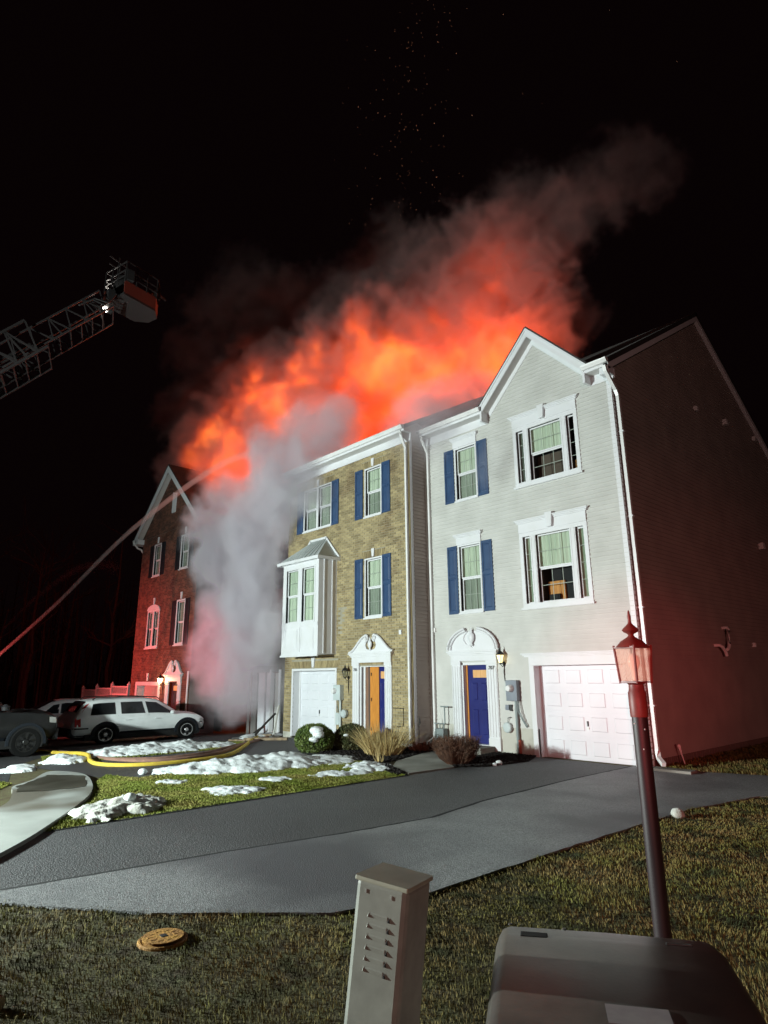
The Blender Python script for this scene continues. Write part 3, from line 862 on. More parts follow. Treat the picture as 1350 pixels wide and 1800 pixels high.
# walls
w = MB(f7)
gx = -8.22; gh = 10.35
def xl(z): return X7L if z < 8.75 else min(gx, -9.72 + (z - 8.75) * (gx + 9.72) / (gh - 8.75))
def xr(z): return X7R if z < 8.75 else max(gx, -6.72 + (z - 8.75) * (gx + 6.72) / (gh - 8.75))
siding(w, xl, xr, .62, gh, holes)
w.build('siding', 'vinyl', H7, fixn=False)
for p, q in cuts(X7L, X7R, [(h[0], h[1]) for h in holes if h[2] < .5]): MB(f7).box(p, q, -.06, .004, -.4, .62).build('foundation', 'concrete_wall', H7)
sf = side(X7R)
YB = 24.95
w = MB(sf)
siding(w, lambda z: F7 if z < 8.85 else F7 + (z - 8.85) * (18.94 - F7) / 3.75, lambda z: YB if z < 8.85 else YB - (z - 8.85) * (YB - 18.94) / 3.75, .16, 12.58, [], e=.11)
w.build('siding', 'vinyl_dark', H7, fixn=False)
fb = MB(sf)
y = F7 + .02
while y < YB:
    fb.box(y, y + .085, -.02, random.uniform(-.002, .004), -.4, .15); y += .1
fb.build('foundation_block', 'mortar_red', H7, kind='stuff')
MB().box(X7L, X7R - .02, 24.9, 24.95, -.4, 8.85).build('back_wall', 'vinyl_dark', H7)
cb = MB()
cb.box(X7R - .09, X7R + .018, F7 - .022, F7 + .09, .0, 8.6)
cb.build('corner_board', 'trim', H7)
cb = MB(); cb.box(X7L, X7L + .09, F7 - .022, F7 + .0, .3, 8.5); cb.build('corner_board', 'vinyl', H7)
# main roof, front gable, eaves
ZE = 8.93; OV = .30
yr7, zr7 = 18.94, 12.74
ye7 = F7 - OV
kk7 = (zr7 - ZE) / (yr7 - ye7)
roof_pair(H7, X7L, -9.84, ye7, ZE, yr7, zr7, yb=YB + .3)
roof_pair(H7, -9.84, -6.72, F7 + .12, ZE + kk7 * (F7 + .12 - ye7), yr7, zr7, yb=YB + .3)
roof_pair(H7, -6.72, X7R + .14, ye7, ZE, yr7, zr7, yb=YB + .3)
MB(sf).prism([(ye7, ZE - .30), (yr7, zr7 - .30), (YB + .3, ZE - .30), (YB + .3, ZE - .13), (yr7, zr7 - .13), (ye7, ZE - .13)], .02, .13).build('rake_board', 'trim', H7)
gutter_front(H7, X7L + .0, -9.83, F7, ZE, OV)
gutter_front(H7, -6.74, X7R + .14, F7, ZE, OV)
MB().box(X7R - .10, X7R + .13, F7 - .28, F7 - .001, ZE - .36, ZE - .2).build('eave_return', 'trim', H7)
MB().box(-6.76, -6.70, F7 - .31, F7 - .001, ZE - .42, ZE + .02).build('eave_return', 'trim', H7)
MB().box(-9.86, -9.80, F7 - .31, F7 - .001, ZE - .42, ZE + .02).build('eave_return', 'trim', H7)
apx, apz = gx, 10.62
fl = (-9.90, 8.90); frr = (-6.58, 8.90)
for (p, q) in ((fl, (apx, apz)), (frr, (apx, apz))):
    L = hypot(q[0] - p[0], q[1] - p[1]); nx, nz = (q[0] - p[0]) / L, (q[1] - p[1]) / L
    px, pz = (nz, -nx) if nx > 0 else (-nz, nx)     # inward normal
    off = lambda pt, k: (pt[0] + px * k, pt[1] + pz * k)
    vert = .17 / max(abs(nx), .1)
    b = MB(front(F7))
    b.prism([p, q, (q[0], q[1] - vert), off(p, .17)], .28, .31)
    b.build('rake_board', 'trim', H7)
    b = MB(front(F7))
    b.prism([p, q, (q[0], q[1] - .05 / abs(nx)), off(p, .05)], .31, .335)
    b.build('rake_trim', 'trim', H7)
    b = MB(front(F7))
    b.prism([off(p, .13), (q[0], q[1] - .13 / abs(nx)), (q[0], q[1] - .15 / abs(nx)), off(p, .15)], .001, .28)
    b.build('soffit', 'soffit', H7)
    b = MB(front(F7))
    b.prism([off(p, .15), (q[0], q[1] - .15 / abs(nx)), (q[0], q[1] - .27 / abs(nx)), off(p, .27)], .001, .035)
    b.build('gable_frieze', 'trim', H7)
    # roof plane of the gable, dying into the main slope
    k = (yr7 - ye7) / (zr7 - ZE)
    yp = ye7 + (p[1] - ZE + .05) * k; yq = ye7 + (q[1] + .05 - ZE) * k
    g = MB()
    y0 = F7 - .335
    A = (p[0], y0, p[1] + .015); B = (q[0], y0, q[1] + .015); Cc = (q[0], yq, q[1] + .015); D = (p[0], max(yp, y0 + .1), p[1] + .015)
    up = (-px * .03, 0, -pz * .03)
    V = [A, B, Cc, D]; V2 = [(v[0] + up[0], v[1], v[2] + up[2]) for v in V]
    g.add(V + V2, [(0, 1, 2, 3), (4, 5, 6, 7), (0, 1, 5, 4), (1, 2, 6, 5), (2, 3, 7, 6), (3, 0, 4, 7)])
    g.build('gable_roof', 'shingle', H7)
# downspouts
downspout(H7, [(-12.02, F7 - .38, 8.72), (-12.02, F7 - .36, 8.62), (-12.06, F7 - .09, 8.28), (-12.06, F7 - .065, 8.1), (-12.06, F7 - .065, .45), (-12.06, F7 - .10, .25), (-12.08, F7 - .35, .12)])
downspout(H7, [(X7R + .08, F7 - .37, 8.72), (X7R + .08, F7 - .34, 8.6), (X7R + .08, F7 + .06, 8.25), (X7R + .085, F7 + .12, 8.1), (X7R + .085, F7 + .12, .38), (X7R + .13, F7 + .05, .22), (X7R + .30, F7 - .12, .12)], w=.055)
st = MB()
for z in (1.2, 3.2, 5.2, 7.2): st.box(X7R + .02, X7R + .15, F7 + .07, F7 + .17, z, z + .03)
st.build('downspout_strap', 'trim', H7)
MB().box(X7R + .1, X7R + .9, F7 - .35, F7 - .05, 0.01, .07).build('splash_block', 'concrete', H7, bevel=.01)
# fittings on the dark end wall
def hood(y, z, s=.07):
    MB(sf).prism([(y - s, z - s), (y + s, z - s), (y + s * .8, z + s), (y - s * .8, z + s)], 0, s * 1.4).build('vent_hood', 'pvc', H7, bevel=.006)
hood(18.03, 9.25); hood(20.3, 9.45, .09); hood(23.0, 9.6, .08); hood(21.9, 5.7, .10); hood(19.9, 2.6, .06)
MB(sf).tube([(17.75, .0, 2.98), (17.72, .16, 2.98), (17.68, .18, 2.90), (17.60, .18, 2.55), (17.5, .18, 2.45), (17.42, .18, 2.42)], .04, 8).build('vent_pipe', 'pvc', H7, smooth=True)
MB(sf).tube([(17.05, .0, 2.52), (17.05, .14, 2.52), (17.12, .17, 2.48), (17.3, .17, 2.36), (17.34, .17, 2.26)], .04, 8).build('vent_pipe', 'pvc', H7, smooth=True)
# electric meter, conduit, gas regulator left of the garage
u = -9.44
mt_ = MB(f7).box(u - .17, u + .15, .0, .16, 1.24, 1.72).build('electric_meter', 'meter_grey', H7, bevel=.01)
MB(f7).lathe([(.09, .16), (.09, .20), (.075, .22), (.075, .27), (.06, .29), (.001, .295)], c=(u - .02, 0, 1.53), axis='y', n=18).build('meter_dial', 'meter_face', mt_, smooth=True)
MB(f7).tube([(u + .05, .07, 1.25), (u + .05, .07, .02)], .035, 10).build('conduit', 'pipe_grey', H7, smooth=True)
MB(f7).tube([(u + .13, .10, 1.26), (u + .17, .12, 1.0), (u + .25, .09, .80), (u + .33, .04, .66)], .013, 6).build('cable', 'pipe_grey', H7, smooth=True)
MB(f7).tube([(u + .10, .10, 1.26), (u + .13, .12, 1.0), (u + .21, .09, .82), (u + .29, .03, .64)], .010, 6).build('cable', 'pipe_grey', H7, smooth=True)
MB(f7).lathe([(.10, .02), (.12, .03), (.12, .09), (.10, .11), (.001, .115)], c=(u - .24, 0, .62), axis='y', n=18).build('satellite_box', 'meter_light', H7, smooth=True)
MB(f7).box(u - .29, u - .19, .01, .05, 1.02, 1.14).build('junction_plate', 'meter_grey', H7)
MB(f7).box(u - .17, u - .10, .01, .05, 1.0, 1.15).build('junction_plate', 'black_metal', H7)
MB(f7).tube([(u - .24, .05, .70), (u - .22, .06, .84), (u - .14, .05, .86)], .012, 6).build('cable', 'black_metal', H7)
MB(f7).tube([(u + .10, .08, .0), (u + .10, .08, .36)], .035, 8).build('gas_riser', 'pipe_red', H7)
# gas meter manifold left of the door
gm = MB(f7)
gm.tube([(-12.0, .16, .62), (-11.62, .16, .62)], .014, 6); gm.tube([(-11.62, .16, .62), (-11.62, .16, 1.05), (-11.76, .16, 1.05), (-11.48, .16, 1.05)], .016, 6)
for x in (-11.95, -11.80, -11.66): gm.tube([(x, .16, .62), (x, .16, .38)], .016, 6)
gm.tube([(-11.70, .05, 1.05), (-11.70, .16, 1.05)], .012, 6)
o = gm.build('gas_manifold', 'pipe_grey', H7, smooth=True)
b = MB(f7); b.box(-11.92, -11.62, .05, .24, .25, .50); b.box(-11.98, -11.90, .05, .2, .10, .42); b.build('gas_meter', 'pipe_grey', H7, bevel=.02)
MB(f7).box(-12.03, -11.97, .0, .05, 3.0, 3.12).build('junction_plate', 'pvc', H7)
wall_lantern(H7, -9.72, F7, 2.12, 'lantern_glow')
lamp('porch_lantern_bulb', 'POINT', (-9.72, F7 - .16, 2.22), 4, (1.0, .75, .42), .03)

# ------------------------------------------------------------------ brick faced house next to it
H5 = thing('townhouse', 'tan brick house with blue shutters, white box bay window and swan neck door pediment', 'house', (-15.2, 12.25, 0), 'row of attached townhouses')
F5 = 12.25; X5L, X5R = -18.25, -12.2
f5 = front(F5)
holes = []
for (z0, z1) in ((3.50, 5.27), (6.56, 8.12)):
    window(H5, f5, -14.13, -13.35, z0, z1, w=.045, holes=holes, proud=.03)
    shutter(H5, f5, -14.58, -14.21, z0 - .01, z1 + .02); shutter(H5, f5, -13.33, -12.97, z0 - .01, z1 + .02)
    keystone(H5, f5, -13.74, z1 + .02, z1 + .27, .065, .05)
window(H5, f5, -17.35, -15.80, 6.64, 8.12, w=.045, holes=holes, double=True, proud=.03, mullw=.10)
shutter(H5, f5, -15.78, -15.42, 6.62, 8.13); shutter(H5, f5, -17.73, -17.37, 6.62, 8.13)
keystone(H5, f5, -16.55, 8.14, 8.36, .065, .05)
garage(H5, f5, -17.72, -15.52, 0.0, 2.02, holes=holes, rec=.26, tw=.09, head=.07)
keystone(H5, f5, -16.62, 2.12, 2.44, .08, .06)
# entrance with blue door standing half open
holes.append((-14.36, -13.25, -.3, 2.12))
sr = surround(H5, f5, -14.66, -14.36, -13.25, -12.98, .05, 2.22, 2.50)
jb = MB(f5)
jb.box(-14.36, -14.30, -.45, .0, .12, 2.16); jb.box(-13.31, -13.25, -.22, .0, .12, 2.16); jb.box(-14.30, -13.31, -.22, .0, 2.10, 2.20)
jb.build('door_jamb', 'trim', H5)
sd = MB(f5); sd.box(-14.18, -14.10, -.10, .02, .12, 2.10); sd.build('storm_door', 'trim', H5)
MB(f5).box(-14.08, -13.70, -.20, -.14, .12, 2.10).build('door', 'wood_orange', H5, bevel=.003, label='orange stained wooden door leaf left of the blue one')
hg = MB(f5)
for z in (.35, 1.15, 1.85): hg.box(-14.03, -14.0, -.139, -.125, z, z + .09)
hg.build('hinge', 'black_metal', H5)
panel_door(H5, f5, -13.68, -13.31, .12, 2.10, rec=.15, lit=(.16, .86))
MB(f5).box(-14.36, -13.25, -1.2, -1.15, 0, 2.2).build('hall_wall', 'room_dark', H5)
swan_neck(sr, f5, -14.78, -12.88, 2.50, .50)
urn(sr, f5, -13.83, 2.56, .85)
text('house_number', '705', .11, (-14.51, F5 - .062, 1.99), sr, 'number_black')
wall_lantern(H5, -14.86, F5, 1.80, 'glass')
# meters between garage and door
MB(f5).box(-15.42, -15.10, .0, .16, 1.16, 1.60).build('electric_meter', 'meter_light', H5, bevel=.01)
MB(f5).lathe([(.085, .16), (.085, .20), (.07, .22), (.07, .26), (.001, .275)], c=(-15.34, 0, 1.42), axis='y', n=18).build('meter_dial', 'meter_face', H5, smooth=True)
MB(f5).tube([(-15.18, .07, 1.16), (-15.18, .07, .0)], .035, 8).build('conduit', 'meter_light', H5)
MB(f5).box(-15.38, -15.22, .0, .10, .46, .80).build('utility_box', 'meter_light', H5, bevel=.01, label='pale square box under the meter')
MB(f5).lathe([(.10, .02), (.12, .04), (.12, .12), (.08, .16), (.001, .165)], c=(-14.98, 0, .78), axis='y', n=18).build('gas_regulator', 'meter_light', H5, smooth=True)
MB(f5).tube([(-15.30, .04, 1.15), (-15.36, .05, .98), (-15.32, .04, .82)], .012, 6).build('cable', 'pipe_grey', H5)
MB(f5).tube([(-12.95, .03, 1.0), (-12.55, .03, 1.0), (-12.55, .03, .55), (-12.8, .03, .52)], .012, 6).build('hose_bib_pipe', 'black_metal', H5)
MB(f5).box(-12.66, -12.56, .0, .05, 2.95, 3.07).build('junction_plate', 'trim', H5)
# bricks
single = []
b = MB(f5); bk = MB(f5)
arches = [(-14.27, -13.21, 8.13, 8.34), (-14.27, -13.21, 5.28, 5.49), (-17.49, -15.66, 8.13, 8.34), (-17.86, -15.38, 2.11, 2.32)]
allh = holes + arches
brickwork(b, bk, X5L, X5R, .12, 8.50, allh, skip=lambda u, z: (u > -13.02 and z < 4.6) or (-15.05 < u < -14.7 and z < 2.3) or (-15.5 < u < -14.95 and z < 3.9 and z > 1.7), single=single)
b.build('brick', 'brick_tan', H5, kind='stuff', fixn=False)
bk.build('mortar', 'mortar', H5, fixn=False)
bm_ = MB().box(0, .2, -.02, 0, 0, .062)
bp = None
single = sorted(single, key=lambda s: -s[0] + abs(s[1] - 1.8) * .3)[:290]
for i, (s0, z, dd) in enumerate(single):
    if bp is None:
        bp = bm_.build('brick', 'brick_tan', H5, world=False); o = bp
    else:
        o = bp.copy(); C.objects.link(o); o.parent = H5
    o.location = Vector((s0, F5 - dd + .0, z)) - Vector(H5.location)
    o.location.y = F5 - dd + .02 - H5.location.y
sb = MB(f5)
for (a0, a1, z0, z1) in arches:
    u = a0; n = int((a1 - a0) / .072)
    wd = (a1 - a0) / n
    um = (a0 + a1) / 2
    for i in range(n):
        t = (a0 + wd * (i + .5) - um) * .10
        sb.prism([(a0 + wd * i + .004, z0), (a0 + wd * (i + 1) - .004, z0), (a0 + wd * (i + 1) - .004 + t, z1), (a0 + wd * i + .004 + t, z1)], 0, .016 + random.uniform(-.002, .003))
sb.build('soldier_brick', 'brick_tan', H5, kind='stuff', fixn=False)
MB(f5).box(X5L, -17.81, -.05, .006, -.4, .12).build('foundation', 'concrete_wall', H5)
MB(f5).box(-15.43, -14.66, -.05, .006, -.4, .12).build('foundation', 'concrete_wall', H5)
MB(f5).box(-12.98, X5R, -.05, .006, -.4, .12).build('foundation', 'concrete_wall', H5)
# siding return towards the next house
s5 = side(X5R)
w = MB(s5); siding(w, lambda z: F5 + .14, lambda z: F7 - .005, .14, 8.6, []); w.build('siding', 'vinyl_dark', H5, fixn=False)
MB().box(X5R - .02, X5R + .016, F5 + .04, F5 + .13, .1, 8.6).build('corner_board', 'trim', H5)
MB().box(X5R - .02, X5R + .02, F7 - .10, F7 - .026, .1, 8.6).build('corner_board', 'vinyl_dark', H5)
MB().box(X5R - .02, X5R + .008, F5 - .01, F5 + .04, .1, 8.6).build('brick_return', 'brick_tan', H5)
gutter_front(H5, X5L, X5R + .12, F5, 8.93, .30)
roof_pair(H5, X5L, X5R - .0, F5 - .30, 8.93, 18.90, 12.72, yb=25.2)
MB(side(X5R)).prism([(F5 - .3, 8.63), (F5 - .3, 8.8), (F7 - .35, 9.2), (F7 + .3, 8.9), (F7 + .3, 8.5), (F5 + .0, 8.5)], -.02, .01).build('gable_end', 'vinyl_dark', H5)
downspout(H5, [(-12.15, F5 - .38, 8.72), (-12.15, F5 - .36, 8.62), (-12.24, F5 - .09, 8.32), (-12.24, F5 - .075, 8.15), (-12.24, F5 - .075, .25), (-12.22, F5 - .25, .1)])
# box bay
BF = 11.52; bx0, bx1 = -17.42, -15.48; bz0, bz1 = 2.50, 5.46
fb_ = front(BF)
bb = MB()
bb.box(bx0, bx0 + .16, BF, F5, bz0, bz1); bb.box(bx1 - .16, bx1, BF, F5, bz0, bz1)
bb.box(bx0 + .16, bx1 - .16, BF, F5, bz0, bz0 + .08)
bb.box(bx0 + .16, bx1 - .16, BF, BF + .05, bz0 + .08, 3.40)
bb.box(bx0 + .16, bx1 - .16, BF, BF + .05, 5.24, bz1); bb.box(bx0 + .16, bx1 - .16, BF, BF + .06, 3.40, 3.46)
bay = bb.build('box_bay', 'trim', H5, bevel=.004)
bm2 = MB(fb_)
bm2.box(bx0 - .03, bx1 + .03, -.02, .03, bz0 - .06, bz0 - .002); bm2.box(bx0 - .03, bx1 + .03, -.02, .04, bz1 - .08, bz1 + .003)
bm2.box(bx0, bx1, 0, .012, 3.36, 3.46)
bm2.build('bay_trim', 'trim', bay, bevel=.003)
xm = (bx0 + bx1) / 2
pl = [(bx0 + .16, xm - .06), (xm + .06, bx1 - .16)]
MB(fb_).box(xm - .06, xm + .06, -.05, .02, 2.58, 5.24).build('mullion', 'trim', bay)
for a, c in pl:
    ff = MB(fb_); casing(ff, a + .03, c - .03, 2.66, 3.30, .03, .001, .012); ff.build('panel', 'trim', bay, fixn=False)
    MB(fb_).box(a + .08, c - .08, .001, .008, 2.71, 3.25).build('panel', 'trim', bay)
    ff = MB(fb_); casing(ff, a, c, 3.46, 5.24, .05, -.05, .015); wo = ff.build('window', 'trim', bay, bevel=.003)
    # two deep only: sashes and glass as parts of the bay
    glazing(bay, fb_, a + .05, c - .05, 3.51, 5.19, up='curtain', low='curtain', depth=.45)
# grey side with battens
for y in (BF + .20, BF + .52): MB().box(bx1, bx1 + .018, y, y + .035, bz0 + .02, bz1 - .03).build('batten', 'trim', bay)
# bay roof: standing seam metal, hipped to the sides, white fascia
e0, e1, ez, ey = bx0 - .14, bx1 + .14, 5.47, BF - .14
r0, r1, rz = -16.85, -16.0, 6.22
br_ = MB()
br_.add([(e0, ey, ez), (e1, ey, ez), (r1, F5 - .01, rz), (r0, F5 - .01, rz)], [(0, 1, 2, 3)])
br_.add([(e1, ey, ez), (e1, F5 - .01, ez), (r1, F5 - .01, rz)], [(0, 1, 2)]); br_.add([(e0, ey, ez), (e0, F5 - .01, ez), (r0, F5 - .01, rz)], [(0, 1, 2)])
br_.build('bay_roof', 'metal_roof', bay, fixn=False)
for i in range(1, 9):
    q = i / 9
    a = Vector((e0 + (e1 - e0) * q, ey, ez)); c = Vector((r0 + (r1 - r0) * q, F5 - .01, rz))
    MB().tube([a + Vector((0, 0, .015)), c + Vector((0, 0, .015))], .012, 4).build('roof_seam', 'metal_roof', bay)
fa = MB(); fa.box(e0, e1, ey - .02, ey, ez - .09, ez + .01); fa.box(e1, e1 + .02, ey - .02, F5 - .012, ez - .09, ez + .01); fa.box(e0 - .02, e0, ey - .02, F5 - .012, ez - .09, ez + .01)
fa.box(e0 + .001, e1 - .001, ey + .001, F5 - .012, ez - .03, ez - .02)
fa.build('bay_fascia', 'trim', bay)
cp = MB()
cp.tube([(r0 - .02, F5 - .05, rz + .02), (r1 + .02, F5 - .05, rz + .02)], .05, 4); cp.tube([(r1, F5 - .05, rz + .02), (e1 + .02, F5 - .05, ez + .04)], .05, 4); cp.tube([(r0, F5 - .05, rz + .02), (e0 - .02, F5 - .05, ez + .04)], .05, 4)
cp.build('bay_flashing', 'trim', bay)

# ------------------------------------------------------------------ burning house
HB = thing('townhouse', 'burning siding house hidden by grey smoke, its roof open and on fire', 'house', (-21.3, 12.95, -.2), 'row of attached townhouses')
FB = 12.95; XBL, XBR = -24.3, -18.25
fbn = front(FB)
holes = []
for x0 in (-23.3, -20.4):
    for (z0, z1) in ((3.4, 5.1), (6.4, 7.95)):
        holes.append((x0, x0 + 1.2, z0, z1))
        f = MB(fbn); casing(f, x0, x0 + 1.2, z0, z1, .06, -.05, .025)
        wo = f.build('window', 'vinyl_char', HB)
        MB(fbn).quad((x0, -.5, z0), (x0 + 1.2, -.5, z0), (x0 + 1.2, -.5, z1), (x0, -.5, z1)).build('room', 'char', wo, fixn=False)
holes.append((-23.6, -21.75, -.5, 1.8)); holes.append((-21.55, -19.6, -.5, 2.0))
w = MB(fbn); siding(w, lambda z: XBL, lambda z: XBR, -.25, 8.4, holes, lap=.012); w.build('siding', 'vinyl_char', HB, fixn=False)
# charred garage mouth with sagging door panels
MB(fbn).quad((-23.6, -1.5, -.4), (-21.75, -1.5, -.4), (-21.75, -1.5, 1.8), (-23.6, -1.5, 1.8)).build('garage_interior', 'char', HB, fixn=False)
MB(fbn).box(-23.6, -22.2, -.28, -.22, 1.2, 1.8).build('garage_door', 'vinyl_char', HB)
for i, (a, b2, zz, m_) in enumerate(((-21.55, -21.2, 2.0, 'vinyl_char'), (-21.12, -20.70, 2.0, 'garage_white'), (-20.62, -20.2, 2.0, 'garage_white'), (-20.1, -19.62, 1.98, 'vinyl'))):
    o = MB(fbn).box(a, b2, -.10 - .03 * i, -.04 - .03 * i, -.2, zz).build('door', m_, HB, bevel=.003, label=('scorched' if m_ == 'vinyl_char' else 'white') + ' door leaf in the smoke')
MB(fbn).box(-20.20, -20.12, -.1, .05, -.2, 2.1).build('door_post', 'trim', HB)
MB(fbn).box(-19.62, -19.5, -.1, .05, -.2, 2.1).build('door_post', 'trim', HB)
for i in range(5):
    u = -18.95 + i * .13
    MB(fbn).tube([(u, .03, 2.6), (u + .04, .10, 2.2), (u + .16, .22, 1.7 - .1 * i), (u + .18, .2, 1.3)], .035, 4).build('torn_siding', 'vinyl_char', HB)
gutter_front(HB, XBL, XBR, FB, 8.75, .3, m='vinyl_char')
ye, ze, yr_, zr_ = FB - .3, 8.75, 18.9, 12.6
Ls = hypot(yr_ - ye, zr_ - ze)
for i in range(16):
    x = XBL + .15 + i * .385
    t1 = random.uniform(.45, 1.0)
    a = Vector((x, ye, ze)); b2 = Vector((x + random.uniform(-.1, .1), ye + (yr_ - ye) * t1, ze + (zr_ - ze) * t1))
    MB().bar(a, b2, .06).build('rafter', 'char', HB)
fr_ = lambda u, d, s: (u, ye + (yr_ - ye) / Ls * s - (zr_ - ze) / Ls * d, ze + (zr_ - ze) / Ls * s + (yr_ - ye) / Ls * d)
r = MB(fr_)
for i in range(14):
    x = XBL + i * .43; top = 1.0 + 1.2 * abs(sin(i * 1.7))
    r.box(x, x + .43, .0, .05, -.05, top)
r.build('roof', 'char', HB, fixn=False)
MB().box(XBL, XBR, 24.9, 24.95, -.4, 8.7).build('back_wall', 'vinyl_char', HB)
MB(side(XBR - .02)).prism([(FB, -.4), (24.9, -.4), (24.9, 8.8), (18.9, 12.4), (FB, 8.8)], -.1, 0).build('party_wall', 'char', HB)

# ------------------------------------------------------------------ red brick house at the far end
HR = thing('townhouse', 'dark red brick house at the far left end under a big front gable, lit red', 'house', (-27.3, 11.8, -.4), 'row of attached townhouses')
FR = 11.8; XRL, XRR = -30.32, -24.3
fr4 = front(FR)
holes = []
for (x0, x1, z0, z1) in ((-28.85, -28.05, 6.42, 7.95), (-26.0, -25.18, 6.42, 7.95), (-25.98, -25.16, 3.18, 5.08)):
    window(HR, fr4, x0, x1, z0, z1, w=.07, holes=holes, proud=.03, low='curtain_dim', up='curtain_dim')
    shutter(HR, fr4, x0 - .43, x0 - .03, z0, z1, 'shutter_black'); shutter(HR, fr4, x1 + .03, x1 + .43, z0, z1, 'shutter_black')
    keystone(HR, fr4, (x0 + x1) / 2, z1 + .03, z1 + .32, .07, .05)
window(HR, fr4, -29.0, -27.7, 3.15, 4.85, w=.08, holes=holes, double=True, mullw=.16, proud=.03, low='curtain_dim', up='curtain_dim')
arc = [(-28.35 + .66 * cos(R(a)), 4.85 + .24 * sin(R(a))) for a in range(0, 181, 15)]
MB(fr4).prism(arc, .0, .06).build('arched_head', 'trim', HR)
keystone(HR, fr4, -28.35, 5.10, 5.40, .06, .06)
garage(HR, fr4, -29.5, -27.25, -.4, 1.52, holes=holes, rec=.3, tw=.2, head=.16, m='vinyl_dark', handle=False)
keystone(HR, fr4, -28.4, 1.72, 2.05, .07, .06)
holes.append((-26.15, -25.3, -.6, 1.66))
sr = surround(HR, fr4, -26.46, -26.15, -25.3, -25.02, -.38, 1.70, 1.98)
panel_door(HR, fr4, -26.1, -25.35, -.28, 1.64, m='shutter_black')
swan_neck(sr, fr4, -26.6, -24.9, 1.98, .55)
urn(sr, fr4, -25.75, 2.05, .8)
wall_lantern(HR, -26.75, FR, 1.62, 'lantern_glow_hot', s=1.4)
lamp('porch_lantern_bulb', 'POINT', (-26.75, FR - .32, 1.75), 26, (1.0, .72, .38), .05)
b = MB(fr4); bk = MB(fr4)
brickwork(b, bk, XRL, XRR, -.35, 8.4, holes, L=.2, H=.062, J=.012)
gz0 = 8.4
gl = lambda z: (XRL + (z - gz0) * (3.0 / 3.0), XRR - (z - gz0) * (3.0 / 3.0))
brickwork(b, MB(fr4), XRL, XRR, 8.4, 11.2, [], clipf=gl)
bk.prism([(XRL, 8.4), (XRR, 8.4), (-27.31, 11.4)], -.05, .002)
b.build('brick', 'brick_red', HR, kind='stuff', fixn=False)
bk.build('mortar', 'mortar_red', HR, fixn=False)
MB(fr4).box(XRL - .01, XRR + .01, 0, .03, 3.0, 3.09).build('band_course', 'brick_red', HR)
MB(fr4).prism([(-27.2, 9.2), (-26.85, 9.2), (-26.8, 10.1), (-27.2, 10.2)], .0, .05).build('gable_vent', 'trim', HR)
sx = side(XRL)
MB().box(XRL, XRL + .05, FR, 24.8, -.6, 8.5).build('side_wall', 'vinyl_dark', HR)
MB().box(XRR - .1, XRR + .01, FR, 12.95, -.4, 8.5).build('side_wall', 'vinyl_char', HR)
apx, apz = -27.32, 11.50
for sg, (p, q) in ((1, ((-30.75, 8.42), (apx, apz))), (-1, ((-23.95, 8.42), (apx, apz)))):
    L = hypot(q[0] - p[0], q[1] - p[1]); nx, nz = (q[0] - p[0]) / L, (q[1] - p[1]) / L
    px, pz = (nz, -nx) if nx > 0 else (-nz, nx)
    off = lambda pt, k: (pt[0] + px * k, pt[1] + pz * k)
    ww = .24
    MB(fr4).prism([p, q, (q[0], q[1] - ww / abs(nx)), off(p, ww)], .30, .33).build('rake_board', 'trim', HR)
    MB(fr4).prism([off(p, .15), (q[0], q[1] - .15 / abs(nx)), (q[0], q[1] - .17 / abs(nx)), off(p, .17)], .001, .30).build('soffit', 'soffit', HR)
    g = MB()
    A = (p[0], FR - .34, p[1]); B = (q[0], FR - .34, q[1]); Cc = (q[0], 17.5, q[1]); D = (p[0], 17.5, p[1])
    V = [A, B, Cc, D]; V2 = [(v[0] - px * .06, v[1], v[2] - pz * .06) for v in V]
    g.add(V + V2, [(0, 1, 2, 3), (4, 5, 6, 7), (0, 1, 5, 4), (1, 2, 6, 5), (2, 3, 7, 6), (3, 0, 4, 7)])
    g.build('roof', 'shingle', HR)
for a_, c_ in ((-30.80, -30.2), (-24.3, -23.9)): MB().box(a_, c_, FR - .33, FR + .2, 8.18, 8.42).build('eave_return', 'trim', HR, bevel=.01)
gt = MB(); gt.tube([(-30.62, FR - .40, 8.36), (-30.62, FR - .05, 8.36)], .06, 8); gt.tube([(-30.62, FR - .38, 8.30), (-30.60, FR - .15, 8.05), (-30.4, FR - .05, 7.95), (-30.37, FR + .1, 7.7), (-30.37, FR + .1, -.2)], .045, 6)
gt.build('downspout', 'trim_gutter', HR, smooth=True)
MB().tube([(XRR - .06, FR - .06, 2.1), (XRR - .06, FR - .06, -.3)], .04, 6).build('downspout', 'trim_gutter', HR)
